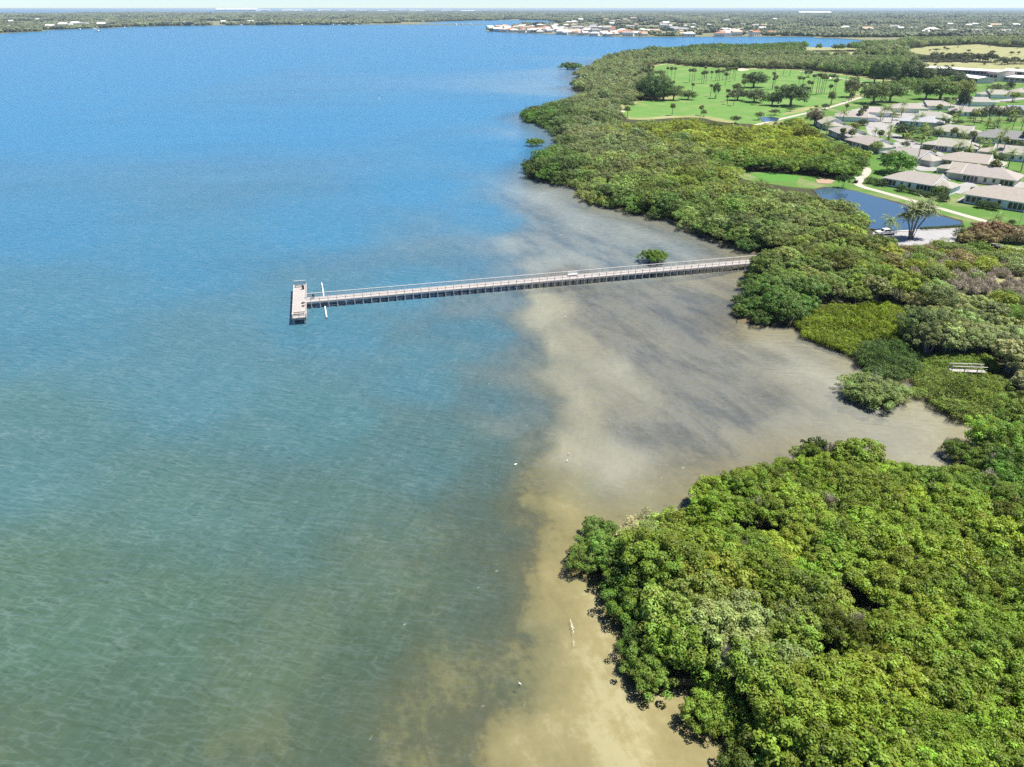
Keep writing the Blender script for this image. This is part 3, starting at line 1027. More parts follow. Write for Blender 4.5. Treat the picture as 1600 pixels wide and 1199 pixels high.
def in_any(polys, x, y):
    r = np.zeros(np.shape(x), bool)
    for p in polys:
        r |= inside(p, x, y)
    return r


def candidates(y0, y1, s, g, top, margin=1.2, extra=()):
    half = y1 * .95
    X, Y = jgrid(-40, half, y0, y1, s, g)
    k = inside(land_poly, X, Y)
    X, Y = X[k], Y[k]
    k = seg_dist(shore, X, Y, False) > margin
    X, Y = X[k], Y[k]
    px, py = proj(X, Y, LZ)
    tx, ty = proj(X, Y, top)
    mx, my = proj(X, Y, top * .55)
    k = (px > -60) & (px < 1690) & (ty < 1290)
    for a, b in ((px, py), (tx, ty), (mx, my)):
        k &= ~in_any(OPEN + list(extra), a, b)
    return X[k], Y[k], mx[k], my[k]


g = np.random.default_rng(11)
LOW = [SCRUB, MAT1, MAT2, MAT3, MAT4, MARSH]
WATERHOLES = [[(1185, 183), (1220, 181), (1220, 192), (1190, 193)], [(1122, 230), (1162, 229), (1162, 238), (1125, 239)]]
bands = [(12, 128, 3.5, 6.2, .7), (128, 330, 4.2, 5.8, 1.3), (330, 600, 5.0, 7.6, 1.8)]
TX, TY, TPX, TPY = [], [], [], []
for y0, y1, s, top, mg in bands:
    a = candidates(y0, y1, s, g, top, mg, LOW + WATERHOLES)
    for lst, v in zip((TX, TY, TPX, TPY), a):
        lst.append(v)
TX, TY, TPX, TPY = [np.concatenate(v) for v in (TX, TY, TPX, TPY)]
TT = tints(TPX, TPY, g)
# gaps in the near canopy where light falls through to the branches
gap = fbm(TX / 5.0 + 3, TY / 5.0, 2)
keep = (gap < .74) | (TY > 128)
hole = np.hypot((TPX - 1548) / 26, (TPY - 745) / 34) > 1
keep &= hole
TX, TY, TPX, TPY, TT = TX[keep], TY[keep], TPX[keep], TPY[keep], TT[keep]
hs = .66 + .62 * fbm(TX / 9, TY / 9, 3) + g.normal(0, .09, len(TX))
dist = np.hypot(TX, TY)
shd = seg_dist(shore, TX, TY, False)
hs *= np.where(TY > 128, 1.16 * (1 + g.normal(0, .12, len(TX))), 1.0)
hs *= np.where(shd < 3.0, .82, 1.0) * np.where(TY > 128, .92, 1.0)
order = np.argsort(dist)
px_, py_ = proj(TX, TY, 4.0)
vis = (px_ > -10) & (px_ < 1640) & (py_ < 1240)
near = [i for i in order if vis[i]][:298]
near_set = set(near)
print('mangroves', len(TX), 'near ones reach y=', TY[near[-1]] if near else None)
rz = g.uniform(0, 6.28, len(TX))
for i in near:
    t = TT[i]
    pale = t[2] > .12
    edge = shd[i] < 3.2
    if pale:
        lab, grp = 'pale silvery green mangrove tree among the darker mangroves of the near point', 'silvery mangroves of the near point'
    elif edge:
        lab, grp = 'green mangrove tree overhanging the sandy shallows of the near point', 'mangroves along the water edge'
    elif t[0] > .15:
        lab, grp = 'bright yellow green mangrove tree in the closed canopy of the near point', 'bright mangroves of the near canopy'
    else:
        lab, grp = 'mid green mangrove tree in the closed canopy of the near point', 'green mangroves of the near canopy'
    s = float(hs[i])
    plant('mangrove_tree', lab, 'mangrove tree', CROWN[i % 7], TRUNK[i % 3], (float(TX[i]), float(TY[i]), LZ - .1 - (2.5 * s if shd[i] < 3.4 else 1.4 * s if shd[i] < 5.5 else 0)), (s * 1.02, s * 1.02, s), float(rz[i]), t, grp)
rest = np.array([i for i in range(len(TX)) if i not in near_set])


def src(meshes):
    return [bpy.data.objects.new(m_.name, m_) for m_ in meshes]


S3 = np.stack([hs * 1.1, hs * 1.1, hs], 1)
Z3 = LZ - .1 - np.where(shd < 4.0, 2.3, np.where(shd < 6.5, 1.3, 0)) * hs
a = rest[TY[rest] < 210]
scatter('mangrove_thicket', 'dense mangrove thicket around the inlet and the pier landing', np.stack([TX[a], TY[a], Z3[a]], 1), rz[a], S3[a], TT[a], np.arange(len(a)) % 7, src(CROWN))
a = rest[TY[rest] >= 210]
scatter('mangrove_thicket', 'olive green mangrove thicket along the shore beyond the pier', np.stack([TX[a], TY[a], Z3[a]], 1), rz[a], S3[a], TT[a], np.arange(len(a)) % 6, src(CROWN_MID))

# woods beyond the golf course
Xw, Yw, pw, qw = candidates(600, 1000, 7.0, g, 8.0, 3.0, [])
X2, Y2, p2, q2 = candidates(1000, 2300, 10.5, g, 9.0, 3.0, [])
Xw, Yw, pw, qw = [np.concatenate(v) for v in ((Xw, X2), (Yw, Y2), (pw, p2), (qw, q2))]
sw = (.75 + .6 * fbm(Xw / 40, Yw / 40, 3)) * np.where(Yw > 1000, 1.25, .95)
mg = np.exp(-((pw - 960) / 80) ** 2) * np.exp(-((qw - 110) / 40) ** 2)
sw *= 1 - .25 * mg
scatter('woodland', 'grey green woods on the point beyond the golf course', np.stack([Xw, Yw, np.full(len(Xw), LZ - .2)], 1), g.uniform(0, 6.28, len(Xw)), np.stack([sw, sw, sw], 1), tints(pw, qw, g), np.arange(len(Xw)) % 5, src(CROWN_LITE))

# low mangrove mats and shrubs between the tall trees and the inlet
for poly, tc, nm in ((MAT1, (.19, .25, .02), 'low bright green mangrove shrub in the smooth mat above the inlet'), (MAT2, (.105, .175, .045), 'low dark green mangrove shrub in the round clump beside the inlet'),
                     (MAT4, (.19, .255, .05), 'low mangrove shrub in the grassy mat below the small boardwalk'), (MARSH, (.15, .25, .04), 'low bright bush in the marsh strip under the dry scrub'), (MAT3, (.17, .25, .035), 'low mangrove shrub in the strip above the small boardwalk')):
    wp = pts(poly, 1.0)
    xs_, ys_ = [p[0] for p in wp], [p[1] for p in wp]
    X, Y = jgrid(min(xs_), max(xs_), min(ys_), max(ys_), 2.6, g)
    k = inside(wp, X, Y)
    for x, y in zip(X[k], Y[k]):
        s = g.uniform(.75, 1.05)
        tt = np.array(tc) * g.normal(1, .12)
        dome = .85 + .16 * min(5.0, float(seg_dist(wp, np.array([x]), np.array([y]))[0])) * (1.3 if poly is MAT2 else .8)
        plant('mangrove_shrub', nm, 'shrub', MAT_[int(g.integers(3))], STICK, (float(x), float(y), LZ - .35), (s, s, s * dome * g.uniform(.9, 1.25)), g.uniform(0, 6.28), tt, nm.split(' in ')[-1].split(' above')[0])

# dry scrub: bare grey shrubs with some yellow and brown ones
wp = pts(SCRUB, 1.0)
X, Y = jgrid(min(p[0] for p in wp), max(p[0] for p in wp), min(p[1] for p in wp), max(p[1] for p in wp), 3.3, g)
k = inside(wp, X, Y)
X, Y = X[k], Y[k]
ppx, ppy = proj(X, Y, 1.5)
k = (ppx < 1630)
for x, y, a, b in zip(X[k], Y[k], ppx[k], ppy[k]):
    s = g.uniform(.75, 1.25)
    if g.random() < .52 + .3 * (b > 425):
        t = thing('bare_shrub', 'leafless grey shrub in the dry scrub beside the parking place', 'shrub', (float(x), float(y), LZ), float(g.uniform(0, 6.28)), 'leafless shrubs of the scrub', s)
        link('branches', BARE[int(g.integers(4))], t)
    else:
        c = (YG, OL, BN, SG, GR)[int(g.integers(5))]
        plant('scrub_bush', 'leafy olive or brown bush among the leafless scrub', 'bush', SHRUB[int(g.integers(3))], STICK, (float(x), float(y), LZ - .2), s * 1.5, g.uniform(0, 6.28), np.array(c) * g.normal(.95, .1), 'leafy bushes of the scrub')

# single bushes standing in the water
def islet(px, py, wpx, label, tint, n=3, hh=.8):
    x, y, _ = gp(px, py)
    wid = wpx * math.hypot(x, y, H) / FPX * 1.0
    t = thing('mangrove_bush', label, 'mangrove bush', (x, y + wid * .18, 0), .3)
    k = wid / 7.2
    for j in range(n):
        a = j * 2 * math.pi / n + .4
        e = wid * .19 if n > 1 else 0
        c = link('crown', CROWN[(j * 2 + 1) % 7], t, (math.cos(a) * e, math.sin(a) * e * .8, -1.25 * k), a * 2, (k * .82, k * .82, k * hh))
        c['tint'] = [float(v) for v in tint]
        link('trunk', TRUNK[j % 3], t, (math.cos(a) * e, math.sin(a) * e * .8, -.3), a, (k * .6, k * .6, k * .6))
    return t


islet(1023, 412, 40, 'round dark green mangrove bush standing in the water beside the pier', GR)
islet(836, 229, 28, 'small round mangrove bush alone in the shallows off the shore', GR, 2, .7)
islet(1368, 630, 84, 'broad silvery mangrove bush at the mouth of the inlet', (.21, .285, .085), 5, .62)
islet(893, 109, 30, 'dark mangrove islet off the wooded point', DG, 3, .6)

# ------------------------------------------------------------------ the pier
M['deck'] = plain('deck_wood', (.46, .425, .405), .85, .2, .25, 2.2)
M['rail'] = plain('rail_wood', (.58, .54, .50), .85, .2, .2, 3.0)
M['pile'] = plain('pile_wood', (.50, .47, .43), .9, .2, .45, 1.2)
M['brown'] = plain('brown_wood', (.16, .11, .08), .8, .2, .3, 3.0)
M['dark'] = plain('dark_plastic', (.03, .03, .035), .6, .4, .2, 3.0)
M['white'] = plain('white_paint', (.78, .78, .76), .5, .4, .08, 1.0)

pa, pb = Vector(gp(479, 469.5, 1.5)), Vector(gp(1186, 408.0, 1.5))
pdir = pb - pa
PL = pdir.length
PZ = 1.5
pier = thing('pier', 'long pale wooden fishing pier with a cross platform at its seaward end', 'pier', (pa.x, pa.y, 0), math.atan2(pdir.y, pdir.x))
W2 = 1.42
NB = 60
step = PL / NB
rp = random.Random(4)
mb = MB()
x = 0.0
while x < PL:
    dz = rp.uniform(-.008, .008)
    mb.box(x, x + .132, -W2 - rp.uniform(0, .03), W2 + rp.uniform(0, .03), PZ - .05 + dz, PZ + dz)
    x += .142
kind(mb.build('deck_planks', M['deck'], pier), 'stuff')
mb = MB()
y = -10.4
while y < 10.9:
    dz = rp.uniform(-.008, .008)
    mb.box(-3.0 - rp.uniform(0, .03), -.02, y, y + .132, PZ - .05 + dz, PZ + dz)
    y += .142
kind(mb.build('platform_planks', M['deck'], pier), 'stuff')
pile_me = MB().tube([(0, 0, -3.2), (0, 0, PZ - .05)], [.15, .14], 8).mesh('pile', M['pile'])
post_me = MB().box(-.05, .05, -.05, .05, -.35, 1.06).mesh('rail_post', M['rail'])
beam_me = MB().box(-.09, .09, -W2 - .2, W2 + .2, PZ - .52, PZ - .27).mesh('cross_beam', M['pile'])
for i in range(NB):
    xx = (i + .5) * step
    for sgn in (-1, 1):
        link('pile', pile_me, pier, (xx, sgn * (W2 - .02), 0), 0, (1, 1, 1))
        link('rail_post', post_me, pier, (xx, sgn * (W2 - .02), PZ))
    link('cross_beam', beam_me, pier, (xx, 0, 0))
for sgn in (-1, 1):
    yy = sgn * (W2 - .03)
    MB().box(0, PL, yy - .10, yy + .10, PZ + 1.06, PZ + 1.11).build('top_rail', M['rail'], pier)
    MB().box(0, PL, yy - .025 - sgn * .075, yy + .025 - sgn * .075, PZ + .55, PZ + .62).build('mid_rail', M['rail'], pier)
    MB().box(0, PL, yy - sgn * .3 - .05, yy - sgn * .3 + .05, PZ - .27, PZ - .052).build('stringer', M['pile'], pier)
    MB().box(0, PL, sgn * (W2 + .02) - .02, sgn * (W2 + .02) + .02, PZ - .26, PZ - .055).build('fascia', M['deck'], pier)
for yy in np.linspace(-10.1, 10.6, 8):
    for xx in (-2.75, -.25):
        link('pile', pile_me, pier, (xx, float(yy), 0), 0, (1.15, 1.15, 1.06))
    MB().box(-3.1, .1, yy - .09, yy + .09, PZ - .5, PZ - .25).build('cross_beam', M['pile'], pier)
for xx in (-2.9, -1.5, -.1):
    MB().box(xx - .05, xx + .05, -10.4, 10.9, PZ - .25, PZ - .052).build('stringer', M['pile'], pier)
for x0_, x1_, y0_, y1_ in ((-3.0, -2.88, -10.4, 10.9), (-.14, -.02, 1.4, 10.9), (-.14, -.02, -10.4, -1.4)):
    MB().box(x0_, x1_, y0_, y1_, PZ + .16, PZ + .24).build('platform_kerb', M['rail'], pier)
    for yy in np.arange(y0_ + .3, y1_, 2.4):
        MB().box(x0_ + .01, x1_ - .01, yy - .06, yy + .06, PZ + .005, PZ + .16).build('kerb_block', M['rail'], pier)
for yy in (-10.3, 10.8):
    for xx in (-2.9, -1.5, -.1):
        link('rail_post', post_me, pier, (xx, yy, PZ))
    MB().box(-3.0, 0, yy - .1, yy + .1, PZ + 1.06, PZ + 1.11).build('top_rail', M['rail'], pier)
    MB().box(-2.98, -.02, yy + .06, yy + .11, PZ + .45, PZ + .58).build('mid_rail', M['rail'], pier)


def pier_world(x, y, z):
    c, s_ = math.cos(pier.rotation_euler.z), math.sin(pier.rotation_euler.z)
    return (pa.x + c * x - s_ * y, pa.y + s_ * x + c * y, z)


def bench(x, y, rz, mat, label, ln=2.4, back=True):
    t = thing('bench', label, 'bench', pier_world(x, y, PZ + .01), pier.rotation_euler.z + rz)
    for k in range(3):
        MB().box(-ln / 2, ln / 2, -.24 + k * .165, -.09 + k * .165, .42, .46).build('seat_slat', mat, t)
    if back:
        for k in range(3):
            MB().box(-ln / 2, ln / 2, .25, .29, .55 + k * .17, .69 + k * .17).build('back_slat', mat, t)
    for sx in (-1, 1):
        MB().box(sx * (ln / 2 - .2) - .05, sx * (ln / 2 - .2) + .05, -.22, .29, 0, .418).build('leg', mat, t)
        if back:
            MB().box(sx * (ln / 2 - .2) - .05, sx * (ln / 2 - .2) + .05, .292, .35, 0, 1.05).build('back_post', mat, t)
    return t


u900 = (Vector(gp(899, 431, 2.2)) - pa).dot(pdir.normalized())
bench(u900, W2 - .45, 0, M['white'], 'white bench against the far railing in the middle of the pier', 2.4)
bench(-1.7, 9.4, 0, M['brown'], 'brown bench at the far end of the pier platform', 1.9, False)
bench(-1.5, -8.2, 0, M['brown'], 'brown bench crossing the near end of the pier platform', 2.3, False)


def bin_(x, y, label):
    t = thing('rubbish_bin', label, 'bin', pier_world(x, y, PZ + .01))
    MB().tube([(0, 0, 0), (0, 0, .8)], [.24, .29], 12).build('body', M['dark'], t, True)
    MB().tube([(0, 0, .8), (0, 0, .9), (0, 0, .95)], [.31, .28, .1], 12).build('lid', M['dark'], t, True)


bin_(-.75, 7.6, 'dark rubbish bin near the far end of the pier platform')
bin_(.25 + 1.3, W2 - .45, 'dark rubbish bin on the pier walkway beside the platform')
for j, (x, y) in enumerate(((-.75, -1.8), (-.7, -3.6))):
    t = thing('tackle_box', ('small grey tackle box on the pier platform, closer to the walkway', 'small grey tackle box on the pier platform, farther from the walkway')[j], 'box', pier_world(x, y, PZ + .02), .4 + j)
    MB().box(-.3, .3, -.18, .18, 0, .3).build('body', M['dark'], t)
    MB().box(-.31, .31, -.19, .19, .302, .37).build('lid', M['pile'], t)
    MB().tube([(-.12, 0, .37), (-.1, 0, .45), (.1, 0, .45), (.12, 0, .37)], [.02] * 4, 5).build('handle', M['dark'], t)

# a white pipe afloat, passing under the pier
q0, q1 = Vector(gp(502.5, 442, .1)), Vector(gp(510.5, 497, .1))
mid_ = (q0 + q1) / 2
t = thing('floating_pipe', 'long white pipe afloat, crossing under the pier beside its platform', 'pipe', (mid_.x, mid_.y, 0), math.atan2(q1.y - q0.y, q1.x - q0.x))
hl = (q1 - q0).length / 2
MB().tube([(-hl, 0, .12), (-hl * .4, .05, .12), (hl * .4, -.05, .12), (hl, 0, .12)], [.15] * 4, 10).build('pipe', M['white'], t, True)
for k in range(9):
    xx = -hl + (k + .5) * hl * 2 / 9
    MB().tube([(xx - .12, 0, .12), (xx + .12, 0, .12)], [.18, .18], 10).build('collar', M['white'], t, True)
for sx in (-1, 1):
    MB().tube([(sx * hl, 0, .12), (sx * (hl + .12), 0, .12)], [.16, .1], 10).build('end_cap', M['dark'], t, True)


# ------------------------------------------------------------------ little boardwalks in the mangroves
def boardwalk(a, b, z, wid, label):
    a, b = Vector(gp(*a, z)), Vector(gp(*b, z))
    d = b - a
    t = thing('boardwalk', label, 'boardwalk', (a.x, a.y, 0), math.atan2(d.y, d.x))
    ln = d.length
    mb = MB()
    x = 0
    while x < ln:
        mb.box(x, x + .18, -wid / 2, wid / 2, z - .06, z + rp.uniform(-.006, .006))
        x += .195
    kind(mb.build('deck_planks', M['pile'], t), 'stuff')
    for sgn in (-1, 1):
        MB().box(0, ln, sgn * wid / 2 - .08, sgn * wid / 2 + .08, z + 1.0, z + 1.06).build('top_rail', M['rail'], t)
        MB().box(0, ln, sgn * wid / 2 - .03, sgn * wid / 2 + .03, z + .5, z + .6).build('mid_rail', M['rail'], t)
        for k in range(int(ln / 2.2) + 1):
            MB().box(k * 2.2 - .06, k * 2.2 + .06, sgn * wid / 2 - .065, sgn * wid / 2 + .065, -.6, z + .999).build('rail_post', M['rail'], t)
    return t


boardwalk((1484, 578), (1538, 580), 2.0, 1.3, 'small pale boardwalk with railings ending in the grassy mangrove mat')
boardwalk((1442, 470), (1486, 491), 2.6, 1.5, 'narrow boardwalk half hidden between trees above the mangrove mat')


# ------------------------------------------------------------------ palms and other single trees
def feather_crown(name, seed, n=24, ln=3.1, droop=1.0):
    g_ = np.random.default_rng(seed)
    C, A, B = [], [], []
    for i in range(n):
        az = i * 2.39996 + g_.normal(0, .15)
        el = g_.uniform(-.25, 1.15)
        d = np.array([math.cos(az) * math.cos(el), math.sin(az) * math.cos(el), math.sin(el)])
        side = np.array([-math.sin(az), math.cos(az), 0])
        p = np.zeros(3)
        k = 7
        for j in range(k):
            step_ = ln / k
            d = unit(d + np.array([0, 0, -.16 * droop]))
            q = p + d * step_
            wv = .36 * math.sin(math.pi * (j + .9) / (k + .6)) + .06
            for sg in (-1, 1):
                ctr = (p + q) / 2 + side * sg * wv * .55 + np.array([0, 0, -.10 * wv])
                C.append(ctr); A.append(unit(side * sg + d * .45 + np.array([0, 0, -.35])) * wv * .75); B.append(d * step_ * .5)
            p = q
    return quads_mesh(name, np.array(C), np.array(A), np.array(B), M['leaf'])


FEATHER = [feather_crown('palm_fronds', 300 + i) for i in range(3)]
FAN = [crown_mesh('fan_palm_fronds', 310 + i, 1.45, 1.35, 0, 20, 22, .75, (.3, .45), -.75, 3, .1) for i in range(3)]
PTRUNK = []
for i in range(3):
    gg = random.Random(i)
    bx, by = gg.uniform(-.5, .5), gg.uniform(-.5, .5)
    PTRUNK.append(MB().tube([(0, 0, -.2), (bx * .3, by * .3, .33), (bx * .6, by * .6, .66), (bx * .5, by * .5, 1.0)], [.24, .18, .16, .15], 7).mesh('palm_trunk', M['palm_trunk']))
PTOP = [(random.Random(i).uniform(-.5, .5)) for i in range(3)]


def palm(px, py, hpx, fan, label, group, tint=None, sc=1.0, z=None):
    z = LWN if z is None else z
    x, y, _ = gp(px, py, z)
    h = hpx * math.sqrt(x * x + y * y + H * H) / FPX / math.cos(math.atan2(H, y))
    t = thing('palm_tree', label, 'palm', (x, y, z), random.uniform(0, 6.28), group)
    i = random.randrange(3)
    link('trunk', PTRUNK[i], t, (0, 0, 0), 0, (1, 1, h))
    gg = random.Random(i)
    bx, by = gg.uniform(-.5, .5) * .5, gg.uniform(-.5, .5) * .5
    k = sc * random.uniform(.85, 1.2)
    c = link('crown', (FAN if fan else FEATHER)[random.randrange(3)], t, (bx, by, h), random.uniform(0, 6.28), k)
    c['tint'] = tint or ((.20, .23, .10) if fan else (.20, .27, .09))
    return t


GOLF_PALMS = [(1206, 140, 22), (1209.5, 140, 17), (1247, 138, 14), (1252, 142, 17), (1268, 147, 25), (1275, 148, 27), (1278, 148, 26), (1281, 148.5, 24), (1283.5, 148, 26), (1287, 147, 22), (1301, 147, 18), (1304.5, 147, 19), (1298, 165, 15),
              (1223, 119, 12), (1252, 119, 11), (1161, 134, 15), (1048, 123, 14), (1054, 124, 15), (1042, 120, 12), (1036, 130, 11), (1077, 129, 17), (1081, 130, 18), (1085, 127, 15), (1096, 131, 15), (1099.5, 131, 16), (1103, 131, 16), (1111, 125, 11),
              (1118, 127, 13), (1121, 127, 14), (1124, 126, 13), (1129, 126, 13), (1133, 134, 16), (1135.5, 125, 14), (1140, 124, 14), (1145, 124, 15), (1082, 142, 9), (1147, 146, 9), (1153, 144, 9), (1234, 168, 19), (1344, 150, 14), (1213, 146, 8), (1010, 122, 11), (1016, 123, 12), (1020, 118, 12), (1004, 119, 10), (999, 126, 12), (992, 130, 12),
              (1150, 99, 9), (1365, 148, 8), (1330, 157, 8)]
for a, b, hp in GOLF_PALMS:
    palm(a, b, hp * .9, True, 'tall thin cabbage palm on the golf course grass', 'cabbage palms of the golf course', sc=1.05, z=LZ)
HOOD_PALMS = [(1288, 224, 25), (1314, 219, 12), (1328, 224, 14), (1342, 190, 12), (1350, 182, 11), (1366, 220, 13), (1374, 222, 11), (1388, 222, 14), (1385, 182, 11), (1408, 180, 15), (1407, 188, 13), (1413, 240, 23), (1432, 258, 36), (1406, 248, 8), (1464, 182, 11),
              (1482, 176, 14), (1484, 208, 20), (1485, 232, 21), (1497, 235, 22), (1514, 241, 24), (1528, 240, 17), (1541, 240, 12), (1553, 250, 28), (1562, 228, 17), (1565, 248, 22), (1538, 213, 16), (1551, 208, 14), (1579, 212, 22), (1592, 215, 20), (1597, 228, 14), (1549, 283, 20),
              (1437, 196, 12), (1427, 200, 13), (1464, 220, 14), (1595, 268, 22), (1522, 196, 16), (1505, 160, 10), (1545, 158, 11), (1575, 262, 18), (1300, 200, 10), (1322, 177, 9), (1452, 252, 10), (1569, 222, 12), (1470, 200, 12), (1393, 192, 12), (1532, 262, 11)]
for a, b, hp in HOOD_PALMS:
    palm(a, b, hp, random.random() < .25, 'feathery palm rising between the pale villa roofs', 'palms between the villas', sc=1.0)
palm(1389, 361, 14, False, 'small feathery palm on the pond bank behind the white pickup', None, sc=1.3)
palm(1552, 352, 9, False, 'young palm alone beside the cart path bend', None, sc=1.1)
palm(1375, 190, 9, False, 'short palm on the island of the villa cul-de-sac', None)

# leaning clump of trunks on the parking place
x, y, _ = gp(1422, 374, LWN)
t = thing('clump_tree', 'tall fan-leaved tree with several leaning trunks on the parking place', 'tree', (x, y, LWN))
for k, (dx, dy, hh) in enumerate(((-2.4, .5, 7.4), (-.6, 1.0, 9.8), (1.2, .4, 8.6), (4.6, .8, 8.8), (2.6, 1.6, 10.4), (-1.4, -.6, 8.6))):
    MB().tube([(dx * .12, dy * .1, -.2), (dx * .35, dy * .4, hh * .4), (dx * .8, dy * .8, hh * .8), (dx, dy, hh)], [.26, .2, .17, .15], 7).build('trunk', M['bark'], t)
    for q_ in range(2):
        c = link('crown', FEATHER[(k + q_) % 3], t, (dx, dy, hh - .7 * q_), k + q_ * 2, (1.15 - .2 * q_,) * 3)
        c['tint'] = [.27, .32, .16]


def tree(px, py, wpx, hpx, label, tint, meshes=None, group=None, name='oak_tree', z=None, trunk=True):
    z = LZ if z is None else z
    x, y, _ = gp(px, py, z)
    dd = math.sqrt(x * x + y * y + H * H)
    wid, hh = wpx * dd / FPX, hpx * dd / FPX
    ms = meshes or CROWN_OAK
    R_, top_ = {id(CROWN_OAK): (6.7, 10.4), id(CROWN_MID): (3.3, 5.6), id(SHRUB): (1.75, 1.9), id(CROWN): (3.1, 5.4)}[id(ms)]
    k, kz = wid / 2 / R_, hh / top_
    tk = (TRUNK_OAK if ms is CROWN_OAK else TRUNK)[0] if ms is not SHRUB else STICK
    return plant(name, label, 'tree' if ms is not SHRUB else 'hedge', ms[random.randrange(len(ms))], tk if trunk else None, (x, y, z), (k, k, kz), random.uniform(0, 6.28), np.array(tint) * random.uniform(.9, 1.1), group)


DK = (.062, .098, .042)
OAKS = [(1177, 137, 33, 19, 'broad dark tree standing alone on the golf course', DK), (1118, 154, 13, 20, 'small round tree at the edge of the lower fairway', DK), (1235, 166, 42, 28, 'dense dark tree with a pale palm trunk in front of it', DK),
        (1328, 152, 24, 24, 'ragged tree at the right of the golf course palms', (.10, .115, .06)), (1298, 164, 10, 17, 'little round tree beside the pale cart path', DK),
        (1366, 129, 22, 24, 'oak with a bare trunk, first of the row below the woods', (.08, .12, .05)), (1379, 131, 22, 25, 'oak with a bare trunk, second of the row below the woods', (.08, .125, .05)), (1393, 132, 22, 24, 'oak with a bare trunk, third of the row below the woods', (.08, .125, .05)),
        (1420, 132, 34, 30, 'broad grey green oak in front of the long white building', (.11, .145, .07)), (1434, 133, 30, 24, 'wide low oak next to the long white building', (.11, .145, .07)), (1476, 131, 34, 18, 'dark round tree before the gable of the white building', (.06, .085, .05)), (1496, 133, 18, 12, 'small dark tree by the gable of the white building', (.06, .085, .05)),
        (1364, 163, 36, 26, 'big bushy tree at the corner of the estate', (.11, .15, .055)), (1390, 160, 36, 24, 'bushy tree second along the estate edge', (.10, .15, .05)), (1413, 148, 22, 18, 'bright tree at the end of the oak meadow', (.13, .19, .05)), (1468, 157, 44, 24, 'wide green tree behind the estate roofs', (.12, .17, .05)), (1500, 155, 34, 22, 'yellow green tree behind the estate roofs', (.14, .18, .05)), (1446, 156, 26, 20, 'dark green tree behind the estate roofs', (.09, .14, .05)),
        (1410, 216, 26, 18, 'dark bushy tree inside the ring of villas', (.06, .09, .04)), (1444, 216, 22, 15, 'spreading tree behind the ring of villas', (.09, .12, .06)), (1401, 272, 50, 28, 'bright green spreading tree beside the nearest villa', (.085, .185, .03)), (1367, 240, 20, 16, 'small lime tree at the villa row end', (.15, .2, .06)),
        (1499, 182, 16, 31, 'dark slender cypress between villas', (.04, .06, .045)), (1316, 294, 15, 19, 'small tree on the pond bank with its reflection', (.05, .09, .03)), (1521, 191, 12, 16, 'first round street tree from the cypress', (.08, .10, .06)), (1533, 192, 13, 17, 'second round street tree from the cypress', (.08, .10, .06)),
        (1545, 190, 15, 20, 'third round street tree from the cypress', (.08, .10, .06)), (1557, 192, 13, 18, 'fourth round street tree from the cypress', (.08, .10, .06)), (1574, 189, 14, 18, 'fifth round street tree from the cypress', (.08, .10, .06)), (1586, 190, 14, 17, 'sixth round street tree from the cypress', (.08, .10, .06)),
        (1272, 196, 22, 20, 'grey brown tree at the end of the villa row', (.13, .12, .08)), (1556, 150, 20, 14, 'loose tree among the far villas', (.10, .12, .06)), (1582, 160, 16, 12, 'lime green tree among the far villas', (.16, .22, .03)), (1575, 148, 8, 16, 'little dark cypress among the far villas', (.04, .06, .04)),
        (1016, 156, 34, 34, 'tall grove tree with grey trunks at the fairway edge', (.10, .15, .06)), (1036, 157, 32, 32, 'grove tree beside the lower fairway', (.10, .155, .06)), (1003, 155, 26, 26, 'grove tree nearest to the shore woods', (.10, .145, .06)), (1052, 157, 24, 18, 'low grove tree at the fairway corner', (.11, .15, .06)), (1075, 156, 22, 12, 'low bushy tree trailing from the grove', (.11, .15, .06)),
        (1152, 157, 26, 15, 'grey bushy tree below the lone dark tree', (.09, .11, .06)), (1178, 160, 30, 17, 'ragged bushy tree near the small pond', (.09, .12, .06)), (1206, 165, 26, 16, 'green bushy tree left of the dense dark one', (.10, .15, .05)), (978, 172, 20, 14, 'bush tree at the sand bunker', (.11, .16, .06)),
        (1262, 121, 14, 10, 'dark tree by the far cart path', DK), (1300, 126, 12, 8, 'small dark tree by the far bunker', DK)]
for a, b, wp_, hp_, lab, tc in OAKS:
    big = wp_ > 20
    tree(a, b, wp_, hp_, lab, tuple(1.3 * v for v in tc), CROWN_OAK if big else CROWN_MID, None, 'cypress_tree' if 'cypress' in lab else 'round_tree' if not big else 'oak_tree')

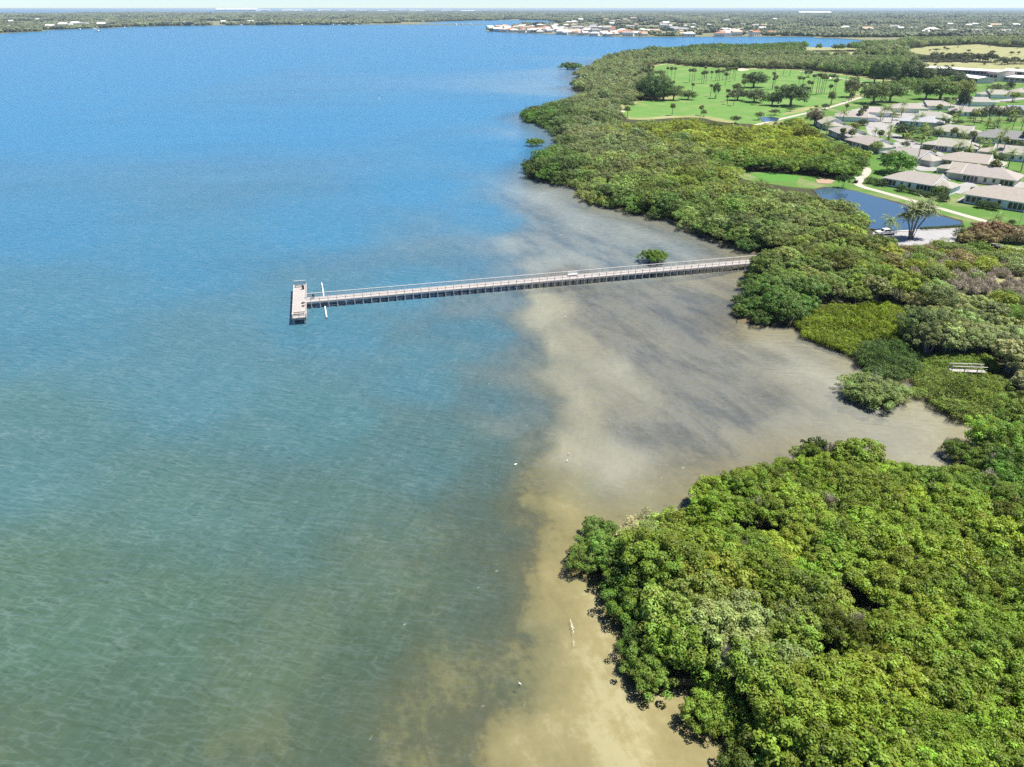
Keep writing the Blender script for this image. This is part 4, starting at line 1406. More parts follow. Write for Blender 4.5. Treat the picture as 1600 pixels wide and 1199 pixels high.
HEDGES = [(1408, 299, 17, 8, 'dark hedge left under the nearest villa front'), (1424, 302, 13, 6, 'low hedge second along the nearest villa front'), (1437, 305, 15, 6, 'low hedge third along the nearest villa front'), (1449, 308, 14, 6, 'low hedge fourth along the nearest villa front'), (1467, 305, 24, 11, 'large bright clipped bush at the nearest villa corner'), (1464, 312, 13, 8, 'small round bush before the villa corner'), (1474, 315, 14, 8, 'round dark bush on the lawn between the two near villas'),
          (1534, 325, 18, 9, 'clipped bush left before the right villa'), (1551, 328, 16, 9, 'clipped bush right before the right villa'), (1520, 300, 8, 6, 'small bush beside the villa drive'), (1376, 290, 20, 8, 'low dark hedge on the slope by the cart path'), (1360, 287, 16, 8, 'green bush by the cart path corner'), (1485, 275, 14, 8, 'bush between the villa drives'), (1530, 268, 20, 8, 'yellowish bush under the second row villa'),
          (1372, 180, 28, 6, 'clipped hedge on the cul-de-sac island'), (1348, 196, 14, 7, 'dark bush by the row villa'), (1336, 200, 16, 6, 'brownish bush by the row villa'), (1395, 252, 28, 8, 'dark hedge behind the bright spreading tree'), (1455, 256, 22, 6, 'long dark hedge by the villa drive'), (1560, 252, 22, 8, 'dark hedge behind the second row villas'), (1520, 250, 24, 7, 'hedge along the second row villas'), (1580, 350, 10, 5, 'dark bush at the lamp post foot'), (1490, 232, 20, 6, 'low hedge under the middle villa'), (1450, 234, 16, 6, 'hedge by the middle villa')]
for a, b, wp_, hp_, lab in HEDGES:
    tree(a, b, wp_, hp_, lab, (.10, .17, .04) if 'bright' in lab or 'green' in lab else (.20, .19, .06) if 'yellow' in lab or 'brown' in lab else (.055, .10, .03), SHRUB, None, 'clipped_hedge', LWN)
# ragged growth along the fairway edges, and garden trees between the villas
fe = pts(FAIR, LZ)
for k in range(len(fe)):
    p0, p1 = Vector(fe[k]), Vector(fe[(k + 1) % len(fe)])
    for j in range(max(1, int((p1 - p0).length / 22))):
        q = p0.lerp(p1, random.random()) + Vector((random.uniform(-7, 7), random.uniform(-9, 9)))
        a, b = proj(q.x, q.y, LZ)
        if random.random() < .35:
            palm(float(a), float(b), random.uniform(9, 15), True, 'cabbage palm at the ragged edge of the fairway', 'cabbage palms along the fairway edge', z=LZ)
        else:
            tree(float(a), float(b), random.uniform(6, 15), random.uniform(5, 12), 'bushy tree at the ragged edge of the fairway', random.choice([(.12, .17, .06), (.16, .19, .08), (.10, .14, .06), (.22, .20, .11)]), CROWN_MID, 'bushy trees along the fairway edge', 'fairway_tree')
for k in range(22):
    a, b = random.uniform(1100, 1330), random.uniform(113, 168)
    if inside(FAIR, np.array([a]), np.array([b]))[0]:
        palm(a, b, random.uniform(9, 17), True, 'tall thin cabbage palm on the golf course grass', 'cabbage palms of the golf course', z=LZ)
for k in range(70):
    a, b = random.uniform(1300, 1600), random.uniform(165, 262)
    if b < 190 - (a - 1300) * .08 or b > 205 + (a - 1290) * .30:
        continue
    if random.random() < .4:
        palm(a, b, random.uniform(10, 18), False, 'feathery palm rising between the pale villa roofs', 'palms between the villas')
    else:
        tree(a, b, random.uniform(6, 14), random.uniform(4, 9), 'small garden tree between the pale villas', random.choice([(.12, .17, .06), (.17, .21, .08), (.10, .14, .06), (.20, .17, .09)]), CROWN_MID, 'garden trees between the villas', 'garden_tree', LWN)
# reddish brown hedge behind the parking place
for k in range(16):
    a = 1502 + k * 8.2
    tree(a, 374 + k * .5 + random.uniform(-2, 2), 20, 15, 'tan brown hedge plant in the row behind the parking place', (.25, .235, .14) if k % 4 else (.10, .13, .05), SHRUB, 'hedge row behind the parking place', 'hedge_plant')
# reeds and small bushes along the pond edge
for k in range(12):
    a = 1440 + k * 5.6
    tree(a, 359.5 - k * .32, 7, 3.5, 'low green reed clump along the pond edge by the kerb', (.08, .13, .03), SHRUB, 'reed clumps at the pond kerb', 'reed_clump', LWN)
# bushes dotted over the dry fields
for k in range(46):
    a, b = random.uniform(1410, 1600), random.uniform(72, 120)
    if any(inside(f_, np.array([a]), np.array([b]))[0] for f_ in (FIELD_A, FIELD_B)):
        tree(a, b, random.uniform(3, 8), random.uniform(2, 5), 'dark bush dotted on the dry pale field', (.08, .095, .05), CROWN_MID, 'bushes on the dry field', 'field_bush')
for a0, a1, b0, n_ in ((1440, 1555, 97, 24), (1560, 1640, 101, 8)):
    for k in range(n_):
        a = a0 + (a1 - a0) * (k + .5) / n_
        tree(a, b0 + random.uniform(-1, 1.5), random.uniform(8, 16), random.uniform(5, 12), 'dark green tree in the hedgerow between the dry fields', (.085, .105, .055), CROWN_MID, 'hedgerow between the dry fields', 'hedgerow_tree')

# ------------------------------------------------------------------ villas of the estate
M['stucco'] = plain('stucco', (.86, .86, .86), .85, .2, .08, .6, tinted=True)
M['shingle'] = plain('shingle', (1, 1, 1), .9, .15, .14, .9, tinted=True, bump=.03)
M['glass'] = plain('window_glass', (.025, .035, .055), .08, .6, .3, .5)
M['frame'] = plain('window_frame', (.75, .76, .78), .5, .4, .05, 1.0)
M['garage'] = plain('garage_door', (.55, .50, .46), .6, .3, .1, 1.0)
M['trim'] = plain('white_trim', (.82, .82, .80), .6, .3, .06, 1.0)


def gable_roof(L_, W_, z, pitch, o, hipL, hipR):
    """roof solid with eaves; an end is hipped or gabled"""
    hw = W_ / 2 + o
    zr = z + hw * pitch
    a, b = -L_ / 2 - o, L_ / 2 + o
    ra, rb = a + (hw if hipL else 0), b - (hw if hipR else 0)
    v = [(a, -hw, z), (b, -hw, z), (b, hw, z), (a, hw, z), (ra, 0, zr), (rb, 0, zr)]
    f = [(0, 1, 5, 4), (2, 3, 4, 5), (3, 0, 4), (1, 2, 5), (3, 2, 1, 0)]
    t = .18
    v2 = [(x, y, q + t) for x, y, q in v]
    return v2, f, zr + t


def make_villa(mirror):
    t = thing('villa', 'x', 'house', (0, 0, 0), 0, 'villas of the estate')
    L_, W_, hz = 17.5, 12.5, 2.75
    sx = -1 if mirror else 1
    p = []

    def part(name, mb, mat, par=None):
        if mirror:
            mb.v = [(-x, y, z) for x, y, z in mb.v]
            mb.f = [tuple(reversed(f_)) for f_ in mb.f]
        o = mb.build(name, mat, par or t)
        return o
    part('wall', MB().box(-L_ / 2, L_ / 2, -W_ / 2, W_ / 2, -.3, hz), M['stucco'])
    v, f, zr = gable_roof(L_, W_, hz - .18, .40, .7, True, False)
    part('roof', MB().add(v, f), M['shingle'])
    # white gable wall and its barge boards
    hw = W_ / 2 + .7
    part('gable', MB().add([(L_ / 2 + .72, -hw * .8, hz + .35), (L_ / 2 + .72, hw * .8, hz + .35), (L_ / 2 + .72, 0, hz + hw * .40 * .82 + .35)], [(0, 1, 2)]), M['trim'])
    for sg in (-1, 1):
        part('barge_board', MB().add([(L_ / 2 + .70, sg * hw, hz - .05), (L_ / 2 + .70, sg * hw, hz + .16), (L_ / 2 + .70, 0, zr + .1), (L_ / 2 + .70, 0, zr - .2),
                                      (L_ / 2 + .80, sg * hw, hz - .05), (L_ / 2 + .80, sg * hw, hz + .16), (L_ / 2 + .80, 0, zr + .1), (L_ / 2 + .80, 0, zr - .2)],
                                     [(0, 1, 2, 3), (4, 5, 6, 7), (1, 5, 6, 2), (0, 4, 7, 3), (0, 1, 5, 4)]), M['trim'])
    # garage wing with its own hipped roof, off the gable end
    part('garage_wall', MB().box(L_ / 2 + .02, L_ / 2 + 6.0, -W_ / 2 + 1.2, W_ / 2 - 2.6, -.3, hz - .25), M['stucco'])
    v, f, _ = gable_roof(6.0, W_ - 3.8, hz - .42, .34, .5, False, True)
    part('garage_roof', MB().add([(x + L_ / 2 + 3.0, y - .7, z) for x, y, z in v], f), M['shingle'])
    gd = part('garage_door', MB().box(L_ / 2 + 1.0, L_ / 2 + 5.0, -W_ / 2 + 1.14, -W_ / 2 + 1.198, -.1, 2.05), M['garage'])
    for x_, w_, h_, z_ in ((-7.6, 1.25, 1.75, .45), (-6.1, 1.25, 1.75, .45), (-4.6, 1.25, 1.75, .45), (-1.9, .9, 1.2, .95), (1.0, .9, 1.5, .7), (4.1, 1.1, 1.9, .3), (5.4, 1.1, 1.9, .3), (6.7, 1.1, 1.9, .3), (8.0, 1.1, 1.9, .3)):
        wn_ = part('window', MB().box(x_ - w_ / 2, x_ + w_ / 2, -W_ / 2 - .03, -W_ / 2 - .003, z_, z_ + h_), M['glass'])
        fb = MB()
        e = .09
        fb.box(x_ - w_ / 2 - e, x_ - w_ / 2 - .002, -W_ / 2 - .06, -W_ / 2 - .003, z_ - e, z_ + h_ + e)
        fb.box(x_ + w_ / 2 + .002, x_ + w_ / 2 + e, -W_ / 2 - .06, -W_ / 2 - .003, z_ - e, z_ + h_ + e)
        fb.box(x_ - w_ / 2, x_ + w_ / 2, -W_ / 2 - .058, -W_ / 2 - .003, z_ + h_ + .002, z_ + h_ + e)
        fb.box(x_ - w_ / 2, x_ + w_ / 2, -W_ / 2 - .058, -W_ / 2 - .003, z_ - e, z_ - .002)
        part('window_frame', fb, M['frame'], wn_)
    for y_ in (-3.4, .2, 3.4):
        part('window', MB().box(-L_ / 2 - .03, -L_ / 2 - .003, y_ - .8, y_ + .8, .7, 2.1), M['glass'])
    part('chimney_vent', MB().box(-2.2, -1.6, 1.5, 2.1, zr - 1.3, zr - .1), M['trim'])
    part('terrace', MB().box(-L_ / 2 - 2.2, -L_ / 2 - .02, -W_ / 2 + 1, W_ / 2 - 3, -.25, .06), M['concrete'])
    return t


def copy_tree(o, parent=None):
    c = o.copy()
    COL.objects.link(c)
    if parent is not None:
        c.parent = parent
    for ch in list(o.children):
        copy_tree(ch, c)
    return c


villa_a, villa_b = make_villa(False), make_villa(True)
usedv = {}
RF = (.36, .335, .295)
PB, CRM, PNK = (1.02, 1.06, 1.12), (1.12, 1.06, .96), (1.08, .92, .82)
VILLAS = [  # centre of the roof in the photograph, angle, scale, mirrored, wall, roof, label
    (1430, 279, -50, 1.0, 0, PB, RF, 'nearest pale blue villa with a row of dark windows above the pond path'),
    (1566, 305, -45, 1.08, 0, PB, RF, 'pale villa with dark windows at the right edge above the cart path'),
    (1552, 272, -43, 1.0, 1, PNK, RF, 'villa with brownish garage walls directly behind the right edge villa'),
    (1508, 248, -40, 1.0, 0, CRM, RF, 'villa with a white gable behind the paved drive'),
    (1420, 240, -62, 1.0, 0, CRM, RF, 'villa behind the bright green spreading tree'),
    (1358, 221, -78, 1.0, 0, CRM, RF, 'third villa of the row along the mangrove edge'),
    (1324, 205, -92, 1.0, 0, PB, RF, 'second villa of the row along the mangrove edge'),
    (1298, 190, -98, 1.0, 0, CRM, RF, 'end villa of the row beside the fairway'),
    (1330, 180, 160, .95, 1, PB, RF, 'villa with a bluish gable next to the fairway'),
    (1370, 173, 165, .95, 0, PB, (.40, .375, .355), 'villa north of the cul-de-sac, nearest the bushy corner tree'),
    (1412, 167, 170, .95, 1, CRM, RF, 'villa north of the cul-de-sac with a palm before its roof'),
    (1466, 163, 172, .95, 0, CRM, RF, 'long roofed villa north of the cul-de-sac, under the wide green tree'),
    (1432, 187, -30, .95, 0, (.70, .86, 1.1), (.40, .40, .41), 'light blue villa inside the cul-de-sac ring'),
    (1462, 181, -30, .95, 1, PB, RF, 'villa just behind the light blue one'),
    (1488, 203, -38, 1.0, 0, CRM, RF, 'villa with a big white gable above the ring of villas'),
    (1498, 226, -40, .95, 1, PB, RF, 'villa behind the row of tall palms'),
    (1562, 213, -35, 1.1, 0, CRM, (.235, .23, .235), 'villa with a darker grey roof near the lawn'),
    (1592, 238, -40, 1.0, 1, PB, RF, 'pale blue villa behind palms at the right edge'),
    (1520, 157, 170, .95, 1, PB, RF, 'villa left of the street trees, far row'),
    (1556, 172, -20, .95, 0, CRM, RF, 'villa behind the round street trees'),
    (1598, 171, -20, .95, 1, PB, (.28, .30, .33), 'bluish roofed villa at the right edge behind the street trees'),
    (1506, 172, -25, .9, 0, PB, RF, 'villa beside the dark cypress'),
    (1562, 146, 175, 1.0, 0, PB, RF, 'far villa with a bluish gable near the white building'),
    (1600, 143, 175, 1.0, 1, CRM, RF, 'farthest villa at the right edge'),
    (1520, 262, -42, .8, 1, CRM, RF, 'small villa wing between the drives'),
]
for a, b, ang, k, mir, wc, rc_, lab in VILLAS:
    pr_ = villa_b if mir else villa_a
    if mir not in usedv:
        v_ = pr_
        usedv[mir] = 1
    else:
        v_ = copy_tree(pr_)
    x, y, _ = gp(a, b, 3.6)
    v_.location = (x, y, LWN + .06)
    v_.rotation_euler = (0, 0, math.radians(ang))
    v_.scale = (k, k, k)
    v_['label'] = lab
    for ch in v_.children:
        nm = ch.name.split('.')[0]
        if nm in ('wall', 'garage_wall'):
            ch['tint'] = [float(q) for q in wc]
        if nm in ('roof', 'garage_roof'):
            ch['tint'] = [float(q) * random.uniform(.97, 1.04) for q in rc_]

# long white building beyond the oaks
def long_building(a, b, z, depth, hgt, label, wall=(.85, .82, .80), roof=(.80, .79, .78), n=14, name='long_building', cat='building'):
    a, b = Vector(gp(*a, z)), Vector(gp(*b, z))
    d = b - a
    t = thing(name, label, cat, (a.x, a.y, z), math.atan2(d.y, d.x))
    ln = d.length
    o = MB().box(0, ln, 0, depth, -.3, hgt).build('wall', M['stucco'], t)
    o['tint'] = list(wall)
    v, f, _ = gable_roof(ln, depth, hgt - .15, .16, .8, False, False)
    o = MB().add([(x + ln / 2, y + depth / 2, q) for x, y, q in v], f).build('roof', M['shingle'], t)
    o['tint'] = list(roof)
    for k in range(n):
        xx = ln * (k + .5) / n
        MB().box(xx - ln / n * .40, xx + ln / n * .40, -.06, -.005, hgt * .38, hgt * .80).build('window', M['glass'], t)
    return t


long_building((1446, 114, ), (1555, 121), LZ, 14, 5.0, 'long low white building with a band of dark windows', n=18)
long_building((1482, 125), (1526, 131), LZ, 16, 4.2, 'white wing with a gable in front of the long building', n=6)
long_building((1538, 126), (1556, 128), LZ, 18, 8.0, 'pinkish block at the end of the long building', (.95, .78, .76), (.62, .52, .5), 3)
long_building((1558, 127), (1640, 133), LZ, 16, 4.2, 'white low hall at the right edge beyond the villas', n=9)
long_building((1566, 119), (1660, 124), LZ, 16, 5.0, 'white hall behind the low hall at the right edge', n=9)


# ------------------------------------------------------------------ vehicles
M['truck_paint'] = plain('truck_paint', (.82, .82, .80), .3, .5, .04, 1.0)
M['rubber'] = plain('rubber', (.03, .03, .03), .8, .2, .1, 2.0)
M['chrome'] = plain('chrome', (.6, .6, .6), .25, .5, .05, 1.0, metal=.9)
M['lamp_red'] = plain('lamp_red', (.45, .02, .02), .3, .5, .05, 1.0)


def pickup(px, py, rz):
    x, y, _ = gp(px, py, LWN + .05)
    t = thing('pickup_truck', 'white pickup truck with a crew cab parked beside the pond', 'pickup', (x, y, LWN + .055), rz)
    prof = [(-2.85, .55), (-2.9, .95), (-2.75, 1.12), (-1.35, 1.16), (1.15, 1.16), (2.55, 1.10), (2.85, .95), (2.9, .55)]

    def extr(pf, w0, w1, nm, mat, par):
        n = len(pf)
        v = [(a, -w0 if q > .9 else -w1, q) for a, q in pf] + [(a, w0 if q > .9 else w1, q) for a, q in pf]
        f = [tuple(range(n)), tuple(reversed(range(n, 2 * n)))] + [(i, i + n, (i + 1) % n + n, (i + 1) % n) for i in range(n)]
        return MB().add(v, f).build(nm, mat, par)
    extr(prof, .92, .98, 'body', M['truck_paint'], t)
    cab = [(-1.45, 1.162), (-.95, 1.80), (.85, 1.84), (1.15, 1.162)]
    n = 4
    v = [(a, -.86 + (.12 if q > 1.5 else 0), q) for a, q in cab] + [(a, .86 - (.12 if q > 1.5 else 0), q) for a, q in cab]
    cb = MB().add(v, [(0, 1, 2, 3), (7, 6, 5, 4), (0, 4, 5, 1), (1, 5, 6, 2), (2, 6, 7, 3), (3, 7, 4, 0)]).build('cab', M['truck_paint'], t)
    for sg in (-1, 1):
        for x0_, x1_ in ((-1.02, -.1), (.0, .85)):
            MB().add([(x0_, sg * .875, 1.24), (x1_, sg * .875, 1.24), (x1_ - (.05 if x1_ > .5 else 0), sg * .79, 1.70), (x0_ + (.25 if x0_ < -.5 else 0), sg * .79, 1.70)], [(0, 1, 2, 3)]).build('side_window', M['glass'], cb)
        MB().box(-2.93, -2.86, sg * .75 - .12, sg * .75 + .12, .78, .95).build('headlight', M['frame'], t)
        MB().box(2.88, 2.93, sg * .82 - .07, sg * .82 + .07, .72, .98).build('tail_light', M['lamp_red'], t)
    MB().add([(-1.43, -.72, 1.22), (-1.43, .72, 1.22), (-1.04, .66, 1.74), (-1.04, -.66, 1.74)], [(0, 1, 2, 3)]).build('windscreen', M['glass'], cb)
    MB().add([(1.13, -.66, 1.24), (1.13, .66, 1.24), (.92, .6, 1.74), (.92, -.6, 1.74)], [(0, 1, 2, 3)]).build('rear_window', M['glass'], cb)
    MB().box(1.25, 2.75, -.76, .76, 1.08, 1.172).build('load_bed', M['dark'], t)
    MB().box(-2.98, -2.9, -.9, .9, .42, .62).build('front_bumper', M['chrome'], t)
    MB().box(2.9, 2.98, -.9, .9, .42, .62).build('rear_bumper', M['chrome'], t)
    for wx in (-1.85, 1.85):
        for sg in (-1, 1):
            wl = MB().tube([(wx, sg * .78, .38), (wx, sg * 1.0, .38)], [.38, .38], 16).build('wheel', M['rubber'], t)
            MB().tube([(wx, sg * 1.0, .38), (wx, sg * 1.015, .38)], [.22, .2], 12).build('rim', M['chrome'], wl)


pickup(1383, 367, math.radians(7))


def golf_cart(px, py, rz, label):
    x, y, _ = gp(px, py, LWN)
    t = thing('golf_cart', label, 'golf cart', (x, y, LWN + .06), rz)
    MB().add([(-1.2, -.6, .3), (1.2, -.6, .3), (1.2, -.6, .75), (.4, -.6, .5), (-.3, -.6, .5), (-1.2, -.6, .85), (-1.2, .6, .3), (1.2, .6, .3), (1.2, .6, .75), (.4, .6, .5), (-.3, .6, .5), (-1.2, .6, .85)],
             [(0, 1, 2, 3, 4, 5), (11, 10, 9, 8, 7, 6), (0, 6, 7, 1), (1, 7, 8, 2), (2, 8, 9, 3), (3, 9, 10, 4), (4, 10, 11, 5), (5, 11, 6, 0)]).build('body', M['dark'], t)
    MB().box(-.95, 1.0, -.62, .62, 1.85, 1.92).build('canopy', M['frame'], t)
    for ax in (-.85, .9):
        for ay in (-.55, .55):
            MB().tube([(ax, ay, .5), (ax * .98, ay, 1.85)], [.03, .03], 5).build('canopy_post', M['dark'], t)
            MB().tube([(ax, ay * .95, .22), (ax, ay * 1.2, .22)], [.22, .22], 10).build('wheel', M['rubber'], t)
    MB().box(-.7, -.2, -.5, .5, .52, .8).build('seat', M['brown'], t)


golf_cart(1337, 286, 1.0, 'small dark golf cart at the bend of the cart path')

# lamp post at the right edge
x, y, _ = gp(1592, 352, LWN)
t = thing('lamp_post', 'thin pale lamp post on the lawn at the right edge', 'lamp post', (x, y, LWN))
MB().tube([(0, 0, -.2), (0, 0, 6.4)], [.10, .07], 8).build('pole', M['white'], t)
MB().tube([(0, 0, 6.4), (.9, 0, 6.7)], [.05, .05], 6).build('arm', M['white'], t)
MB().box(.7, 1.3, -.12, .12, 6.68, 6.80).build('lamp_head', M['frame'], t)


# ------------------------------------------------------------------ birds, buoys, foam, dead branches
def bird_mesh():
    mb = MB()
    mb.tube([(-.45, 0, .55), (-.3, 0, .58), (0, 0, .62), (.22, 0, .66), (.3, 0, .70)], [.02, .10, .15, .12, .05], 8)
    mb.tube([(.26, 0, .68), (.36, 0, .85), (.30, 0, 1.0), (.38, 0, 1.08)], [.05, .035, .03, .045], 6)
    mb.tube([(.38, 0, 1.08), (.56, 0, 1.05)], [.03, .006], 5)
    return mb.mesh('bird_body', M['white'], True)


BIRD = bird_mesh()
BLEG = MB().tube([(0, 0, -.5), (.02, 0, .56)], [.015, .018], 5).mesh('leg', M['dark'])
for k, (a, b, lab) in enumerate(((889, 711, 'white egret wading on the pale sand flat, upper of the pair'), (886, 722, 'white egret wading on the pale sand flat, lower of the pair'), (812, 1071, 'white egret alone in the brown shallows'), (883, 497, 'white egret on the sandbar below the pier'),
                                 (853, 412, 'white egret on the sandbar beyond the pier'), (1196, 272, 'white bird on the putting green, first of two'), (1202, 274, 'white bird on the putting green, second of two'))):
    x, y, _ = gp(a, b, 0)
    t = thing('egret', lab, 'bird', (x, y, 0 if b > 300 else LZ + .3), k * 1.3, None, .45)
    link('body', BIRD, t)
    for sg in (-1, 1):
        link('leg', BLEG, t, (0, sg * .05, 0))


def foam_material():
    m, nt, out = newmat('foam')
    d = N(nt, 'ShaderNodeBsdfDiffuse', i_Color=(.8, .8, .77, 1))
    tr = N(nt, 'ShaderNodeBsdfTransparent')
    mx = N(nt, 'ShaderNodeMixShader')
    L(nt, ramp(nt, noise(nt, worldpos(nt), 3.5, 4, .65), [(.38, (0, 0, 0)), (.55, (.9, .9, .9))]), mx.inputs[0])
    L(nt, tr.outputs[0], mx.inputs[1])
    L(nt, d.outputs[0], mx.inputs[2])
    L(nt, mx.outputs[0], out.inputs[0])
    return m


M['foam'] = foam_material()
for a0, b0, a1, b1, wd in ((892, 966, 897, 996, .15), (896, 998, 898, 1012, .11)):
    P0, P1 = Vector(gp(a0, b0, 0)), Vector(gp(a1, b1, 0))
    n = 26
    vt, ft = [], []
    for i in range(n + 1):
        q = P0.lerp(P1, i / n)
        d = (P1 - P0).normalized()
        nr = Vector((-d.y, d.x, 0))
        ww = .5 * wd * math.sin(math.pi * (i + .3) / (n + .6)) * random.uniform(.35, 1.0)
        off = random.uniform(-.12, .12)
        vt += [tuple(q + nr * (ww + off)) [:2] + (.012,), tuple(q + nr * off)[:2] + (.02,), tuple(q - nr * (ww - off))[:2] + (.012,)]
        if i:
            o_ = (i - 1) * 3
            ft += [(o_, o_ + 1, o_ + 4, o_ + 3), (o_ + 1, o_ + 2, o_ + 5, o_ + 4)]
    kind(MB().add(vt, ft).build('wave_foam', M['foam']), 'stuff', 'small line of white foam on the shallow water')
x, y, _ = gp(592, 155, 0)
t = thing('buoy', 'tiny pale channel marker alone in the open bay', 'buoy', (x, y, 0))
MB().tube([(0, 0, -.6), (0, 0, .5)], [.7, .6], 12).build('float', M['white'], t)
MB().tube([(0, 0, .5), (0, 0, 3.0)], [.14, .1], 8).build('mast', M['white'], t)
MB().box(-.5, .5, -.06, .06, 2.4, 3.4).build('marker_board', M['white'], t)

for k, (a, b, hh) in enumerate(((1538, 762, .85), (1552, 735, .85), (1300, 720, .9), (1240, 930, .9), (1130, 1040, .8), (1335, 990, .8), (1180, 800, .75), (1460, 870, .8), (1290, 800, .85), (1400, 760, .75))):
    x, y, _ = gp(a, b, 2.5)
    t = thing('dead_tree', ('bleached dead mangrove in the dark gap of the canopy, lower branches', 'bleached dead mangrove in the dark gap of the canopy, upper branches', 'grey dead twigs showing near the canopy top by the inlet', 'grey dead twigs in the middle of the near canopy', 'pale dead branches behind the leafy edge of the shallows',
                            'grey dead branches low in the near canopy', 'grey dead twigs near the silvery mangrove', 'white dead branch at the right of the near canopy', 'grey dead twigs in the upper canopy', 'dead twigs close to the dark gap')[k], 'dead tree', (x, y, LZ), k * .9, None, hh * 1.15)
    link('branches', BARE[k % 4], t, (0, 0, 2.3), 0, (.9, .9, 1.25))
    MB().tube([(0, 0, -.2), (.15, .1, 1.2), (-.1, .2, 2.4), (.3, .3, 3.6)], [.14, .12, .09, .04], 6).build('trunk', M['bark_pale'], t)


# ------------------------------------------------------------------ the far shore: woods, houses, boats
def grove_mesh(name, seed, n=13, R=21):
    import bmesh
    g_ = np.random.default_rng(seed)
    bm = bmesh.new()
    bmesh.ops.create_icosphere(bm, subdivisions=2, radius=1)
    base = np.array([v.co[:] for v in bm.verts])
    faces = np.array([[v.index for v in f.verts] for f in bm.faces])
    bm.free()
    V, F = [], []
    for i in range(n):
        a, e = i * 2.39996, R * math.sqrt((i + .5) / n)
        r = g_.uniform(4.2, 7.5)
        hgt = g_.uniform(5, 11)
        p = base * (1 + .28 * np.sin(base @ g_.normal(0, 3.5, (3, 3)) + g_.random(3) * 6).sum(1, keepdims=True) / 2)
        p = p * [r, r, r * .75] + [math.cos(a) * e + g_.normal(0, 2), math.sin(a) * e + g_.normal(0, 2), hgt - r * .35]
        V.append(p)
        F.append(faces + i * len(base))
    V, F = np.concatenate(V), np.concatenate(F)
    me = bpy.data.meshes.new(name)
    me.from_pydata(V.tolist(), [], F.tolist())
    at = me.attributes.new('leafvar', 'FLOAT', 'FACE')
    at.data.foreach_set('value', g_.random(len(F)))
    me.materials.append(M['leaf'])
    return me


GROVE = [grove_mesh('grove', 500 + i) for i in range(4)]
ga = np.random.default_rng(21)
PX, PY, PSC = [], [], []
for y0, y1, s_, k in ((1850, 3000, 30, .85), (3000, 5200, 40, 1.0), (5200, 9000, 85, 1.7), (9000, 22000, 240, 3.2)):
    X, Y = jgrid(-y1 * .82, y1 * .82, y0, y1, s_, ga)
    kk = inside(far_poly, X, Y) & (np.abs(X) < Y * .8 + 60) & (seg_dist(far_poly, X, Y) > 14)
    dn = fbm(X / 260 + 9, Y / 260, 4)
    kk &= dn < (.57 if k < 1.5 else .62)
    ax, ay = proj(X, Y, 5)
    town_ = inside([(750, 36), (960, 30), (1220, 40), (1230, 60), (950, 60), (750, 54)], ax, ay)
    kk &= ~(town_ & (ga.random(len(X)) < .86))
    PX.append(X[kk]); PY.append(Y[kk]); PSC.append(np.full(kk.sum(), k))
PX, PY, PSC = np.concatenate(PX), np.concatenate(PY), np.concatenate(PSC)
cn = fbm(PX / 420, PY / 420 + 30, 3)[:, None]
dk = (ga.random(len(PX)) < .12)[:, None]
ct = np.array([.13, .165, .085]) * (1 - cn) + np.array([.22, .24, .13]) * cn
ct = np.where(dk, np.array([.05, .075, .05]), ct) * ga.normal(1, .26, (len(PX), 1))
zs = np.where(PSC > 3, .9, PSC) * ga.uniform(.75, 1.15, len(PX))
print('groves', len(PX))
scatter('far_woods', 'bluish green woods covering the far shore up to the horizon', np.stack([PX, PY, np.full(len(PX), .5)], 1), ga.uniform(0, 6.28, len(PX)), np.stack([PSC, PSC, np.clip(zs, .6, 1.5)], 1), np.clip(ct, .02, .3), np.arange(len(PX)) % 4, src(GROVE))
Xi, Yi = jgrid(-8000, -3000, 11000, 16000, 120, ga)
ki = inside(isl, Xi, Yi)
if ki.sum():
    scatter('far_woods', 'thin wooded strip on the open water of the horizon', np.stack([Xi[ki], Yi[ki], np.full(ki.sum(), 1.0)], 1), Xi[ki], np.full((ki.sum(), 3), 2.0), np.full((ki.sum(), 3), .1), np.arange(ki.sum()) % 4, src(GROVE))


def cottage(seed):
    g_ = random.Random(seed)
    l, w_, h_ = g_.uniform(13, 22), g_.uniform(9, 13), g_.uniform(3.5, 7)
    mb = MB()
    mb.box(-l / 2, l / 2, -w_ / 2, w_ / 2, 0, h_, 0)
    v, f, _ = gable_roof(l, w_, h_ - .15, .42, .6, seed % 2 == 0, seed % 3 == 0)
    mb.add(v, f, 1)
    for k in range(4):
        xx = -l / 2 + l * (k + .5) / 4
        mb.box(xx - 1, xx + 1, -w_ / 2 - .08, -w_ / 2 - .01, 1, 2.8, 2)
    return mb


FROOF = [plain('far_roof_white', (.72, .70, .68), .8, .2, .1, .3), plain('far_roof_tan', (.50, .38, .28), .8, .2, .2, .3), plain('far_roof_terracotta', (.42, .21, .13), .8, .2, .2, .3), plain('far_roof_grey', (.38, .37, .38), .8, .2, .2, .3)]
FWALL = plain('far_wall', (.80, .78, .74), .8, .2, .1, .2)
COT = []
for r_i, rm in enumerate(FROOF):
    for sd_ in range(2):
        COT.append(cottage(r_i * 5 + sd_).mesh('cottage', [FWALL, rm, M['glass']]))


def far_house(px, py, label, group, sc=1.0, which=None):
    x, y, _ = gp(px, py, .6)
    o = link('waterside_house', COT[random.randrange(8) if which is None else which], None, (x, y, .6), random.uniform(-.5, .5), sc)
    return tag(o, label, 'house', group)


